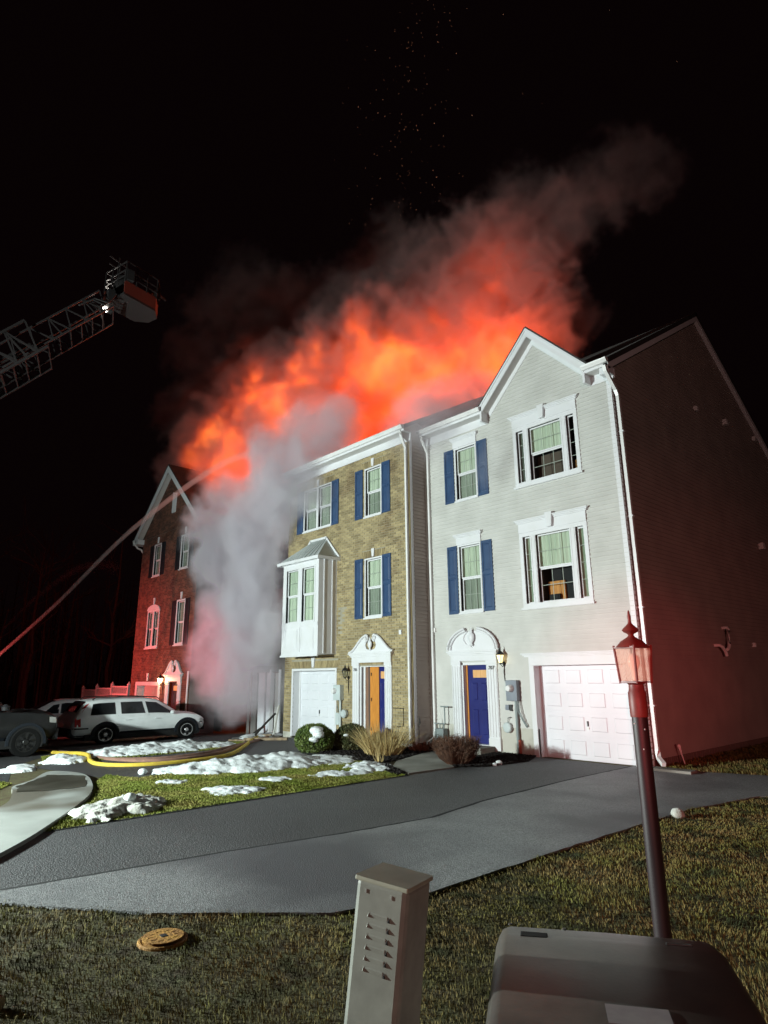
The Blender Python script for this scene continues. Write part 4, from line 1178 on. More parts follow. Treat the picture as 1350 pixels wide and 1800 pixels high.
# ------------------------------------------------------------------ cars (length along local +y, right side +x)
def car(name, label, loc, rotz, st, paint, glass, wheels, wr, wheel_m, wins, extras, clad=True, spokes=6, wt=.20, rear_glass=None, wind=None, bottom_m='cladding', sill=.34):
    t = thing(name, label, 'car', loc)
    t.rotation_euler = (0, 0, rotz)
    lb = MB()
    ring = []
    for (s, zb, zl, zt, wb, wtp) in st:
        zr = max(zt - .05, zl + .01)
        half = [(wb * .80, zb), (wb * .96, zb + (zl - zb) * .22), (wb, zb + (zl - zb) * .55), (wb * .985, zl - .04), (wb * .96, zl), (wtp, zr), (wtp * .86, zt), (wtp * .4, zt + .02), (0, zt + .025)]
        pts = [(x, s, z) for x, z in half] + [(-x, s, z) for x, z in half[-2::-1]]
        ring.append(pts)
    n = len(ring[0])
    vs = [p for r in ring for p in r]
    fs = [(i * n + j, i * n + j + 1, (i + 1) * n + j + 1, (i + 1) * n + j) for i in range(len(ring) - 1) for j in range(n - 1)]
    fs += [(i * n + n - 1, i * n, (i + 1) * n, (i + 1) * n + n - 1) for i in range(len(ring) - 1)]
    fs += [tuple(range(n)), tuple(range(len(vs) - 1, len(vs) - n - 1, -1))]
    lb.add(vs, fs)
    body = lb.build('body', paint, t, smooth=True, world=False)
    def at(s):
        for a, b in zip(st[:-1], st[1:]):
            if a[0] <= s <= b[0]:
                k = (s - a[0]) / (b[0] - a[0])
                return [a[i] + (b[i] - a[i]) * k for i in range(6)]
        return st[-1]
    def surf(s, q, sg, off=.008):     # q from belt (0) to roof edge (1)
        _, zb, zl, zt, wb, wtp = at(s)
        zr = max(zt - .05, zl + .01)
        return (sg * (wb * .96 + (wtp - wb * .96) * q + off), s, zl + (zr - zl) * q)
    def low(s, z, sg, off=.008):
        _, zb, zl, zt, wb, wtp = at(s)
        k = (z - zb) / (zl - zb)
        w = wb * (.80 + .16 * min(1, k / .22)) if k < .22 else (wb * (.96 + .04 * (k - .22) / .33) if k < .55 else wb)
        return (sg * (w + off), s, z)
    for sg in (1, -1):
        for (sa0, sa1, sb0, sb1) in wins:       # bottom from,to ; top from,to
            g = MB()
            nn = 5
            va = [surf(sa0 + (sa1 - sa0) * i / nn, .10, sg) for i in range(nn + 1)]
            vb = [surf(sb0 + (sb1 - sb0) * i / nn, .86, sg) for i in range(nn + 1)]
            g.add(va + vb, [(i, i + 1, nn + 2 + i, nn + 1 + i) for i in range(nn)])
            g.build('side_window', glass, t, world=False, fixn=False)
    def cross(s0, s1, q=.82):
        _, a1, a2, zt0, a3, w0 = at(s0); _, b1, b2, zt1, b3, w1 = at(s1)
        g = MB(); n_ = 5; V = []
        for i in range(n_ + 1):
            s = s0 + (s1 - s0) * i / n_
            _, _, _, zt, _, w = at(s)
            V += [(-w * q, s, zt + .018), (-w * .4, s, zt + .035), (w * .4, s, zt + .035), (w * q, s, zt + .018)]
        g.add(V, [(i * 4 + j, i * 4 + j + 1, i * 4 + j + 5, i * 4 + j + 4) for i in range(n_) for j in range(3)])
        return g
    if rear_glass: cross(*rear_glass).build('rear_window', glass, t, world=False, fixn=False)
    if wind: cross(*wind).build('windscreen', glass, t, world=False, fixn=False)
    for wy in wheels:
        for sg in (1, -1):
            _, zb, zl, zt, wb, _ = at(wy)
            wx = wb
            a = MB()      # wheel arch lip, proud of the body
            r0, r1 = wr + .045, wr + (.115 if clad else .07)
            V = []; k = 18
            for i in range(k + 1):
                w_ = R(-8 + 196 * i / k)
                for rr, xx in ((r0, wx - .10), (r0, wx + .018), (r1, wx + .016), (r1 + .005, wx - .02)):
                    V.append((sg * xx, wy + rr * cos(w_), wr + rr * sin(w_)))
            a.add(V, [(i * 4 + j, i * 4 + j + 1, i * 4 + j + 5, i * 4 + j + 4) for i in range(k) for j in range(3)])
            a.build('wheel_arch', 'cladding' if clad else paint, t, world=False, smooth=True, fixn=False)
            d = MB(); pr = [(wy + r0 * cos(R(-20 + 220 * i / 18)), wr + r0 * sin(R(-20 + 220 * i / 18))) for i in range(19)]
            d.add([(sg * (wx + .004), p[0], p[1]) for p in pr], [tuple(range(19))])
            d.build('wheel_well', 'vent_dark', t, world=False, fixn=False)
            ty = MB()
            xo = sg * (wx + .012)
            prof = [(wr * .66, -wt), (wr * .95, -wt), (wr, -wt + .03), (wr, -.03), (wr * .96, 0), (wr * .80, .004), (wr * .66, -.01)]
            ty.lathe([(r, sg * h) for r, h in prof], c=(xo, wy, wr), axis='x', n=28)
            wo = ty.build('wheel', 'tyre', t, world=False, smooth=True)
            rm = MB()
            rm.lathe([(wr * .67, -sg * .012), (wr * .62, -sg * .012), (wr * .60, -sg * .05), (.001, -sg * .055)], c=(xo, wy, wr), axis='x', n=28)
            ro = rm.build('rim_back', 'alloy_dark', wo, world=False)
            sp = MB()
            for i in range(spokes):
                w_ = 2 * pi * i / spokes + .2
                c0 = Vector((xo - sg * .02, wy, wr)); dr_ = Vector((0, cos(w_), sin(w_))); pe = Vector((0, -sin(w_), cos(w_)))
                V = []
                for rr, hw in ((.03, .032), (wr * .35, .030), (wr * .64, .055)):
                    for xx in (-.02, .012):
                        for e in (-1, 1):
                            V.append(tuple(c0 + dr_ * rr + pe * hw * e + Vector((sg * xx, 0, 0))))
                sp.add(V, [(2, 3, 7, 6), (6, 7, 11, 10), (0, 2, 6, 4), (4, 6, 10, 8), (1, 5, 7, 3), (5, 9, 11, 7)])
            sp.lathe([(wr * .22, -sg * .01), (wr * .18, sg * .003), (.001, sg * .004)], c=(xo, wy, wr), axis='x', n=14)
            sp.lathe([(wr * .68, -sg * .02), (wr * .68, -sg * .002), (wr * .62, -sg * .002), (wr * .60, -sg * .03)], c=(xo, wy, wr), axis='x', n=28)
            sp.build('rim', wheel_m, wo, world=False, smooth=True)
    extras(t, at, surf, low)
    return t
def wagon_extras(t, at, surf, low):
    for sg in (1, -1):
        for (a, b) in ((.02, .48), (1.50, 3.42), (4.26, 4.42)):       # black lower cladding
            n = 8; V = []
            for i in range(n + 1):
                s = a + (b - a) * i / n
                zt = .60 if b < 1 or a > 4 else .42
                V += [low(s, .30, sg, .02), low(s, zt, sg, .016)]
            m = MB(); m.add(V, [(2 * i, 2 * i + 1, 2 * i + 3, 2 * i + 2) for i in range(n)])
            m.build('side_cladding', 'cladding', t, world=False, fixn=False)
        m = MB()
        pts = [(.075, .64), (.05, .88), (.13, 1.06), (.30, 1.30), (.40, 1.42)]
        V = []
        for (s, z) in pts:
            _, zb, zl, zt, wb, wtp = at(s)
            if z <= zl: p = low(s, z, sg, .012); q = low(s + .17, z, sg, .012)
            else:
                k = (z - zl) / (max(zt - .05, zl + .01) - zl); k = min(1, k)
                p = surf(s, k, sg, .012); q = surf(s + .11, min(1, (z - zl) / (max(at(s + .11)[3] - .05, zl + .01) - zl)), sg, .012)
            V += [p, q]
        m.add(V, [(2 * i, 2 * i + 1, 2 * i + 3, 2 * i + 2) for i in range(len(pts) - 1)])
        m.build('tail_light', 'tail_red', t, world=False, fixn=False)
        rr = MB(); rr.tube([(sg * .60, .62, 1.53), (sg * .60, .72, 1.61), (sg * .61, 1.8, 1.63), (sg * .60, 2.75, 1.58), (sg * .60, 2.85, 1.50)], .018, 6)
        rr.build('roof_rail', 'black_metal', t, world=False)
        for s in (1.62, 2.62):
            p = low(s, .80, sg, .03); MB().box(p[0] - .02, p[0] + .01, s, s + .16, .80, .83).build('door_handle', 'car_white', t, world=False, bevel=.005)
        for s in (1.40, 2.42, 3.38):
            V = [low(s, .42, sg, .006), low(s + .012, .42, sg, .006), surf(s + .012, 0.02, sg, .006), surf(s, 0.02, sg, .006)]
            MB().add(V, [(0, 1, 2, 3)]).build('door_seam', 'vent_dark', t, world=False, fixn=False)
        p = surf(3.25, .12, sg, .0)
        MB().lathe([(.02, -.05), (.07, -.04), (.08, .02), (.05, .07), (.001, .08)], c=(p[0] + sg * .10, 3.22, 1.0), n=12).build('mirror', 'car_white', t, world=False, smooth=True)
        hl = MB(); hl.add([low(4.30, .60, sg, .012), low(4.48, .58, sg, .012), low(4.46, .69, sg, .012), low(4.28, .74, sg, .012)], [(0, 1, 2, 3)]); hl.build('headlight', 'head_clear', t, world=False, fixn=False)
    MB().box(-.78, .78, -.06, .10, .32, .58).build('bumper', 'cladding', t, world=False, bevel=.03)
    MB().box(-.26, .26, -.075, -.058, .62, .74).build('licence_plate', 'bright_metal', t, world=False)
    MB().box(-.70, .70, 4.46, 4.58, .28, .52).build('bumper', 'cladding', t, world=False, bevel=.03)
    MB().box(-.9, .9, .4, 4.3, .16, .36).build('underbody', 'vent_dark', t, world=False)
ST_W = [(0.0, .34, .80, .84, .78, .72), (.06, .30, .90, .95, .86, .76), (.14, .28, .96, 1.07, .90, .75), (.30, .28, .97, 1.32, .915, .70), (.46, .28, .97, 1.48, .92, .655), (.8, .28, .97, 1.54, .925, .65), (1.6, .28, .97, 1.56, .93, .65), (2.3, .28, .965, 1.56, .93, .65), (2.75, .28, .96, 1.50, .93, .64), (3.15, .28, .955, 1.28, .93, .64), (3.52, .28, .95, 1.03, .92, .66), (3.8, .28, .93, .98, .915, .66), (4.2, .28, .87, .93, .90, .64), (4.36, .30, .80, .86, .86, .60), (4.48, .33, .72, .76, .80, .56), (4.54, .38, .60, .62, .70, .52)]
wag = car('parked_car', 'white station wagon with black lower cladding parked nose first at the smoke', (-22.70, 6.78, gz(-21.8)), 0, ST_W, 'car_white', 'car_glass', (1.02, 3.80), .335, 'alloy',
    [(.52, 1.32, .62, 1.32), (1.50, 2.30, 1.50, 2.22), (2.40, 3.30, 2.33, 2.72)], wagon_extras, rear_glass=(.16, .44), wind=(2.82, 3.48))
wag.scale = (1, 1, .90)
def suv_extras(t, at, surf, low):
    for sg in (1, -1):
        m = MB(); V = []
        for i in range(9):
            s = 1.5 + 1.75 * i / 8; V += [low(s, .34, sg, .02), low(s, .50, sg, .018)]
        m.add(V, [(2 * i, 2 * i + 1, 2 * i + 3, 2 * i + 2) for i in range(8)]); m.build('side_cladding', 'cladding', t, world=False, fixn=False)
        hl = MB(); hl.add([low(4.26, .82, sg, .014), low(4.44, .80, sg, .014), low(4.42, .94, sg, .014), low(4.24, .96, sg, .014)], [(0, 1, 2, 3)]); hl.build('headlight', 'head_clear', t, world=False, fixn=False)
        for s in (1.55, 2.6):
            p = low(s, .95, sg, .03); MB().box(p[0] - .02, p[0] + .01, s, s + .18, .95, .98).build('door_handle', 'car_black', t, world=False)
        p = surf(3.1, .1, sg, 0); MB().lathe([(.02, -.06), (.09, -.05), (.10, .03), (.05, .09), (.001, .1)], c=(p[0] + sg * .12, 3.15, 1.22), n=10).build('mirror', 'car_black', t, world=False, smooth=True)
    MB().box(-.80, .80, 4.40, 4.56, .36, .66).build('bumper', 'car_black', t, world=False, bevel=.04)
    MB().box(-.6, .6, 4.44, 4.50, .72, .94).build('grille', 'vent_dark', t, world=False, bevel=.01)
    MB().box(-.84, .84, .4, 4.3, .22, .42).build('underbody', 'vent_dark', t, world=False)
ST_S = [(0, .45, 1.0, 1.04, .86, .80), (.1, .38, 1.10, 1.3, .93, .78), (.35, .36, 1.13, 1.68, .95, .70), (1.2, .36, 1.13, 1.76, .96, .69), (2.4, .36, 1.12, 1.76, .96, .69), (2.8, .36, 1.11, 1.62, .96, .69), (3.35, .36, 1.10, 1.18, .955, .74), (3.7, .36, 1.08, 1.15, .95, .76), (4.15, .38, 1.04, 1.11, .93, .74), (4.36, .40, .98, 1.05, .90, .70), (4.46, .44, .88, .96, .86, .66), (4.50, .5, .80, .84, .80, .6)]
car('parked_car', 'dark grey sport utility vehicle with black wheels entering at the left edge', (-19.60, .98, gz(-18.9)), R(2), ST_S, 'car_dark', 'car_glass', (.95, 3.74), .36, 'alloy_dark',
    [(.45, 1.3, .55, 1.3), (1.4, 2.25, 1.4, 2.2), (2.35, 3.1, 2.3, 2.7)], suv_extras, spokes=7, wt=.24, rear_glass=(.12, .34), wind=(2.85, 3.3))
def sedan_extras(t, at, surf, low):
    for sg in (1, -1):
        tl = MB(); tl.add([low(.06, .70, sg, .012), low(.30, .72, sg, .012), low(.28, .88, sg, .012), low(.05, .86, sg, .012)], [(0, 1, 2, 3)]); tl.build('tail_light', 'tail_red', t, world=False, fixn=False)
        for s in (1.7, 2.7):
            p = low(s, .74, sg, .02); MB().box(p[0] - .015, p[0] + .01, s, s + .16, .76, .785).build('door_handle', 'car_silver', t, world=False)
    MB().box(-.76, .76, -.05, .08, .3, .54).build('bumper', 'car_silver', t, world=False, bevel=.03)
    MB().box(-.8, .8, .4, 4.3, .16, .34).build('underbody', 'vent_dark', t, world=False)
ST_D = [(0, .36, .86, .90, .76, .70), (.08, .30, .96, 1.01, .84, .72), (.5, .26, .97, 1.04, .89, .70), (.75, .26, .97, 1.10, .90, .66), (1.3, .25, .96, 1.38, .91, .58), (1.75, .25, .955, 1.46, .92, .57), (2.4, .25, .95, 1.46, .92, .58), (2.8, .25, .94, 1.36, .92, .60), (3.45, .25, .92, 1.0, .915, .66), (4.2, .28, .82, .88, .89, .62), (4.65, .32, .68, .72, .80, .5), (4.75, .38, .58, .60, .7, .45)]
car('parked_car', 'silver sedan lit red, half hidden between the wagon and the dark vehicle', (-26.6, 6.0, gz(-26)), R(-3), ST_D, 'car_silver', 'car_glass', (.95, 3.75), .32, 'alloy',
    [(.95, 1.5, 1.35, 1.55), (1.56, 2.3, 1.62, 2.25), (2.36, 3.2, 2.30, 2.72)], sedan_extras, clad=False, rear_glass=(.80, 1.45), wind=(2.75, 3.4))

# ------------------------------------------------------------------ white fence lit red beside the far house
FN = thing('fence', 'white vinyl privacy fence glowing red beside the far brick house', 'fence', (-35, 12.3, -.5))
px = -38.4
k = 0
while px < -31.5:
    z0 = -.62; zt = 1.26 + .10 * min(k, 2)
    p = MB(); p.box(px - .065, px + .065, 12.24, 12.37, z0, zt + .06); p.lathe([(.10, 0), (.10, .03), (.055, .07), (.04, .10), (.001, .16)], c=(px, 12.305, zt + .06), n=8)
    p.build('post', 'fence_white', FN)
    if k < 3:
        MB().box(px + .065, px + 2.12, 12.28, 12.33, zt - .42, zt - .36).build('rail', 'fence_white', FN)
        MB().box(px + .065, px + 2.12, 12.28, 12.33, zt - .06, zt).build('rail', 'fence_white', FN)
        MB().box(px + .065, px + 2.12, 12.28, 12.33, z0 + .1, z0 + .2).build('rail', 'fence_white', FN)
        q = px + .09; bp_ = None
        while q < px + 2.08:
            if bp_ is None:
                bp_ = MB().box(0, .145, 0, .02, 0, zt - .42 - z0 - .2).build('picket', 'fence_white', FN, world=False); o = bp_
            else:
                o = bp_.copy(); C.objects.link(o); o.parent = FN
            o.location = Vector((q, 12.295, z0 + .2)) - Vector(FN.location)
            q += .155
        lt = MB()
        x = px + .07
        while x < px + 2.1:
            lt.tube([(x, 12.30, zt - .36), (min(x + .30, px + 2.12), 12.30, zt - .06)], .008, 4); lt.tube([(x, 12.31, zt - .06), (min(x + .30, px + 2.12), 12.31, zt - .36)], .008, 4)
            x += .07
        lt.build('lattice', 'fence_white', FN, kind='stuff')
    px += 2.19; k += 1

# ------------------------------------------------------------------ bare trees beyond
def tree(x, y, h, lean, label, seed):
    rd = random.Random(seed)
    t = thing('bare_tree', label, 'tree', (x, y, -.6), 'bare trees in the dark wood')
    tr = MB()
    pts = [Vector((0, 0, 0))]
    n = 8
    for i in range(1, n + 1):
        pts.append(Vector((lean * i / n * h * .1 + rd.uniform(-.12, .12), rd.uniform(-.12, .12), h * i / n)))
    rads = [.17 * (1 - .85 * i / n) for i in range(n + 1)]
    tr.tube(pts, rads, 7)
    tr.build('trunk', 'bark', t, world=False, smooth=True)
    cr = MB()
    def grow(p, d, l, r, lv):
        q = p + d * l
        mid = p + d * l * .5 + Vector((rd.uniform(-.1, .1), rd.uniform(-.1, .1), rd.uniform(0, .12))) * l * .3
        cr.tube([p, mid, q], [r, r * .8, r * .55], 4, caps=False)
        if lv > 0:
            for _ in range(3):
                dd = (d + Vector((rd.uniform(-.8, .8), rd.uniform(-.8, .8), rd.uniform(-.1, .7)))).normalized()
                grow(p + (q - p) * rd.uniform(.45, 1), dd, l * rd.uniform(.5, .75), r * .5, lv - 1)
    for i in range(10):
        k = rd.randint(3, n)
        p = pts[k]; a = rd.uniform(0, 6.28)
        grow(p, Vector((cos(a) * .8, sin(a) * .8, rd.uniform(.3, .9))).normalized(), h * rd.uniform(.12, .22), rads[k] * .6 + .01, 2)
    cr.build('crown', 'bark', t, world=False)
for i, (x, y, h, ln, lb) in enumerate(((-44, 15.5, 12, .4, 'thin bare tree nearest the far brick house'), (-50, 21, 13, -.3, 'bare tree just left of the far brick house, leaning left'), (-47, 11.5, 11, .2, 'bare tree behind the middle of the white fence'),
                                       (-56, 14.5, 14, -.5, 'tall bare tree above the left end of the fence'), (-54, 9.5, 12, .3, 'bare tree behind the silver sedan roof'), (-60, 17, 14, .1, 'bare tree farthest back between two others'),
                                       (-52, 4.5, 12, -.2, 'bare tree behind the dark vehicle at the left edge'), (-48, 25, 13, .5, 'slim bare tree tucked beside the far house wall'))):
    tree(x, y, h, ln, lb, 40 + i)

V = MB(); rdt = random.Random(9)
for i in range(520):
    x = rdt.uniform(-92, -46); y = rdt.uniform(-6, 44); h = rdt.uniform(4, 13); r_ = rdt.uniform(.04, .15)
    if y > 14 and x > -50: continue
    lx, ly = rdt.uniform(-.8, .8), rdt.uniform(-.8, .8)
    V.tube([(x, y, -.7), (x + lx * .4, y + ly * .4, h * .5), (x + lx, y + ly, h)], [r_, r_ * .7, r_ * .15], 5, caps=False)
    for _ in range(7):
        k = rdt.uniform(.2, 1); p = (x + lx * k, y + ly * k, h * k); a = rdt.uniform(0, 6.28); L_ = rdt.uniform(.5, 2.2)
        V.tube([p, (p[0] + cos(a) * L_ * .5, p[1] + sin(a) * L_ * .5, p[2] + L_ * .3), (p[0] + cos(a) * L_, p[1] + sin(a) * L_, p[2] + L_ * .8)], [.03, .02, .008], 3, caps=False)
o = V.build('wood', 'bark', fixn=False); tag(o, 'dark leafless wood behind the fence, faintly lit red', 'wood', kind='stuff')

# ------------------------------------------------------------------ shrubs
def leafy(name, label, cx, cy, rx, rz, leafm, n, snowcap, seed):
    t = thing(name, label, 'shrub', (cx, cy, 0))
    g = np.random.default_rng(seed)
    th = g.uniform(0, 2 * pi, n); ph = np.arccos(g.uniform(-.75, 1, n)); rr = g.uniform(.78, 1.03, n) ** .6
    lump = 1 + .12 * (fbm(np.sin(ph) * np.cos(th) * 2.5 + 9 + seed, np.sin(ph) * np.sin(th) * 2.5, np.cos(ph) * 2.5 + 4, 3) - .5) * 2
    d = np.stack([np.sin(ph) * np.cos(th), np.sin(ph) * np.sin(th), np.cos(ph)], 1)
    P = d * (rr * lump)[:, None] * np.array([rx, rx, rz]) + np.array([0, 0, rz * .80])
    P[:, 2] = np.maximum(P[:, 2], .03)
    a = g.normal(size=(n, 3)) * .55 + d * .5 + np.array([0, 0, .75]); a /= np.linalg.norm(a, axis=1)[:, None]
    b = np.cross(a, g.normal(size=(n, 3))); b /= np.linalg.norm(b, axis=1)[:, None]
    L = g.uniform(.030, .062, n)[:, None]; Wd = g.uniform(.008, .014, n)[:, None]
    V = np.stack([P - a * L * .5, P + b * Wd, P + a * L * .6, P - b * Wd], 1).reshape(-1, 3)
    F = np.arange(4 * n).reshape(n, 4)
    npmesh('foliage', V, F, leafm, t)
    st = MB()
    for i in range(26):
        a_ = g.uniform(0, 6.28); r_ = g.uniform(.2, .95) * rx; z_ = g.uniform(.7, 1.5) * rz
        st.tube([(g.uniform(-.06, .06), g.uniform(-.06, .06), 0), (cos(a_) * r_ * .5, sin(a_) * r_ * .5, z_ * .5), (cos(a_) * r_ * .9, sin(a_) * r_ * .9, z_)], [.012, .008, .004], 4)
    st.build('stem', 'twig', t, world=False)
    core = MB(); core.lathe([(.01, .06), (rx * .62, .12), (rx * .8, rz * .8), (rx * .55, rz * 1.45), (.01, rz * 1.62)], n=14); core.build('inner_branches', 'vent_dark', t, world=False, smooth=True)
    for (a_, p_, s_) in snowcap:
        dd = Vector((sin(p_) * cos(a_), sin(p_) * sin(a_), cos(p_)))
        c0 = Vector((dd.x * rx * .90, dd.y * rx * .90, dd.z * rz * .90 + rz * .8))
        lumpy_blob(t, c0, s_, seed + int(a_ * 10), 'snow_patch')
    return t
def lumpy_blob(parent, c, s, seed, name):
    bm = bmesh.new(); bmesh.ops.create_icosphere(bm, subdivisions=3, radius=1)
    co = np.array([v.co[:] for v in bm.verts])
    k = .7 + .6 * fbm(co[:, 0] * 1.7 + seed + 20, co[:, 1] * 1.7 + 20, co[:, 2] * 1.7 + 20, 3)
    for v, q in zip(bm.verts, k): v.co = Vector((v.co.x * s * q * 1.2, v.co.y * s * q * 1.2, v.co.z * s * q * .7)) + c
    me = bpy.data.meshes.new(name); bm.to_mesh(me); bm.free(); me.materials.append(M['snow'])
    me.polygons.foreach_set('use_smooth', [True] * len(me.polygons))
    o = bpy.data.objects.new(name, me); C.objects.link(o); o.parent = parent
    return o
leafy('round_shrub', 'round clipped green shrub with snow on its right side before the white garage door', -13.58, 10.08, .50, .38, 'leaf', 9500, [(-.55, .80, .15), (-.45, 1.15, .13), (-.7, 1.45, .10)], 3)
leafy('round_shrub', 'darker round shrub half hidden behind the straw coloured grass', -13.2, 10.95, .46, .36, 'leaf_dark', 6500, [(-1.0, 1.2, .06)], 5)
leafy('small_shrub', 'low brown dried shrub at the foot of the garage brick corner', -14.9, 10.9, .26, .22, 'twig', 2200, [], 8)
def blades_tuft(name, label, cx, cy, n, h0, h1, spread, m, w, seed, droop=.35, cat='ornamental grass', base=.22):
    g = np.random.default_rng(seed)
    V = []; F = []
    for i in range(n):
        a = g.uniform(0, 2 * pi); r = base * math.sqrt(g.uniform(0, 1)); lean = g.uniform(.1, 1) * spread
        h = g.uniform(h0, h1) * (1 - .25 * lean / max(spread, .01)); x0, y0 = r * cos(a), r * sin(a)
        a2 = a + g.uniform(-.6, .6)
        pts = []
        for k in range(5):
            q = k / 4
            pts.append((x0 + cos(a2) * lean * h * (q + droop * q * q), y0 + sin(a2) * lean * h * (q + droop * q * q), h * (q - .25 * lean * q * q)))
        s = g.uniform(0, 2 * pi); dx, dy = cos(s) * w, sin(s) * w
        b = len(V)
        for k, p in enumerate(pts):
            q = 1 - .85 * k / 4
            V += [(p[0] - dx * q, p[1] - dy * q, p[2]), (p[0] + dx * q, p[1] + dy * q, p[2])]
        F += [(b + 2 * k, b + 2 * k + 1, b + 2 * k + 3, b + 2 * k + 2) for k in range(4)]
    t = thing(name, label, cat, (cx, cy, 0.01))
    npmesh('blades', np.array(V), np.array(F), m, t)
    return t
blades_tuft('ornamental_grass', 'big fountain of dry straw coloured grass by the brick house door', -11.78, 10.80, 820, .45, .92, .85, 'straw', .0065, 21, base=.42)
blades_tuft('ornamental_grass', 'small sparse tuft of dry straw stalks at the lawn corner', -10.75, 9.72, 26, .25, .50, .5, 'straw', .006, 22, base=.10)
blades_tuft('ornamental_grass', 'low rusty brown dead plant at the foot of the siding return', -11.65, 12.0, 420, .18, .38, .8, 'twig_red', .006, 23, base=.30)
def twiggy(label, cx, cy, rx, ry, h, n, m, seed):
    rd = random.Random(seed)
    t = thing('twiggy_shrub', label, 'shrub', (cx, cy, 0))
    b = MB()
    for i in range(n):
        a = rd.uniform(0, 6.28); q = math.sqrt(rd.random())
        tx, ty = cos(a) * rx * q, sin(a) * ry * q
        tz = h * rd.uniform(.55, 1.0)
        mid = (tx * .72 + rd.uniform(-.03, .03), ty * .72 + rd.uniform(-.03, .03), tz * .42)
        b.tube([(tx * .3, ty * .3, 0), mid, (tx, ty, tz)], [.006, .004, .002], 3, caps=False)
        for _ in range(4):
            k = rd.uniform(.3, 1)
            p = (mid[0] + (tx - mid[0]) * k, mid[1] + (ty - mid[1]) * k, mid[2] + (tz - mid[2]) * k)
            e = (p[0] + rd.uniform(-.10, .10), p[1] + rd.uniform(-.10, .10), min(p[2] + rd.uniform(-.02, .12), h))
            b.tube([p, e], [.003, .0015], 3, caps=False)
    b.build('twigs', m, t, world=False, fixn=False)
twiggy('clipped flat topped shrub of bare reddish brown twigs before the 707 door', -9.40, 10.72, .56, .50, .60, 900, 'twig', 31)
# shepherd's hook
hk = thing('garden_hook', 'thin black garden stake with a leaf shaped top by the siding return', 'garden stake', (-11.9, 12.15, 0))
b = MB(); b.tube([(-11.9, 12.15, 0), (-11.9, 12.15, .62), (-11.87, 12.15, .74), (-11.90, 12.15, .84)], .007, 5); b.tube([(-11.9, 12.15, .60), (-11.86, 12.15, .66), (-11.88, 12.15, .78)], .012, 4); b.build('stake', 'black_metal', hk)

# ------------------------------------------------------------------ snow
def snow(label, poly, h, seed, m='snow', res=.045, rough=1.0, name='snow_pile'):
    xs = [p[0] for p in poly]; ys = [p[1] for p in poly]
    X, Y = np.meshgrid(np.arange(min(xs) - .1, max(xs) + .1, res), np.arange(min(ys) - .1, max(ys) + .1, res))
    nx = fbm(X * 3 + seed, Y * 3 + 7, X * 0 + seed, 3) - .5; ny = fbm(X * 3 + seed + 40, Y * 3, X * 0 + 3, 3) - .5
    # distance to the outline
    D = np.full(X.shape, 1e9)
    n = len(poly)
    nx = nx + .7 * (fbm(X * 9 + seed, Y * 9, X * 0 + 2, 2) - .5); ny = ny + .7 * (fbm(X * 9, Y * 9 + seed, X * 0 + 6, 2) - .5)
    Xw, Yw = X + nx * .34, Y + ny * .34
    for i in range(n):
        ax, ay = poly[i]; bx, by = poly[(i + 1) % n]
        vx, vy = bx - ax, by - ay
        t = np.clip(((Xw - ax) * vx + (Yw - ay) * vy) / (vx * vx + vy * vy), 0, 1)
        D = np.minimum(D, np.hypot(Xw - ax - t * vx, Yw - ay - t * vy))
    ins = inpoly(Xw, Yw, poly)
    mx = max(D[ins].max(), .05) if ins.any() else .1
    q = np.where(ins, np.clip(D / mx, 0, 1), 0)
    base = np.sqrt(q) * (.55 + .45 * q)
    lum = fbm(X * 3.0 + seed, Y * 3.0, X * 0 + seed * 1.3, 3)
    clod = 1 - fbm(X * 8 + seed, Y * 8 + 3, X * 0 + seed, 3, billow=True)
    Z = .62 * h * base * (.35 + .95 * lum) + np.where(ins, .04 * rough * (clod - .3) * np.minimum(1, q * 5), 0) + fbm(X * 20, Y * 20, X * 0 + seed, 3) * .028 * rough
    Z = np.where(ins, Z, -.03) + gzn(X)
    ny_, nx_ = X.shape
    idx = np.arange(ny_ * nx_).reshape(ny_, nx_)
    keep = ins | np.roll(ins, 1, 0) | np.roll(ins, -1, 0) | np.roll(ins, 1, 1) | np.roll(ins, -1, 1)
    cell = keep[:-1, :-1] & keep[1:, :-1] & keep[:-1, 1:] & keep[1:, 1:]
    F = np.stack([idx[:-1, :-1][cell], idx[:-1, 1:][cell], idx[1:, 1:][cell], idx[1:, :-1][cell]], 1)
    jx = (fbm(X * 14, Y * 14, X * 0 + 5, 2) - .5) * .05; jy = (fbm(X * 14 + 9, Y * 14, X * 0 + 8, 2) - .5) * .05
    V = np.stack([X + jx, Y + jy, Z], -1).reshape(-1, 3)
    used = np.unique(F); mp = np.zeros(len(V), int); mp[used] = np.arange(len(used))
    o = npmesh(name, V[used], mp[F], m, smooth=True)
    return tag(o, label, 'snow pile', 'melting snow piles on the lawns')
snow('long lumpy snow ridge between the white wagon and the hoses', [(-17.9, 5.9), (-16.3, 5.5), (-16.0, 6.6), (-16.0, 8.0), (-16.3, 9.3), (-17.0, 9.7), (-17.6, 8.6), (-17.9, 7.2)], .34, 3, rough=1.6)
snow('snow heap left of the yellow hose bend', [(-17.1, 4.7), (-16.3, 4.5), (-15.7, 4.85), (-16.0, 5.4), (-17.0, 5.5), (-17.6, 5.2)], .20, 11, rough=1.3)
snow('big peaked snow heap in the middle of the green lawn', [(-13.0, 5.5), (-12.2, 5.9), (-11.6, 6.9), (-11.2, 8.2), (-11.35, 9.0), (-12.4, 9.3), (-13.4, 8.3), (-13.1, 7.0), (-13.15, 6.0)], .46, 17, rough=1.2)
snow('thin snow strip at the foot of the round shrub', [(-11.5, 8.5), (-11.1, 9.3), (-11.9, 10.05), (-13.0, 9.75), (-12.6, 9.0)], .12, 23)
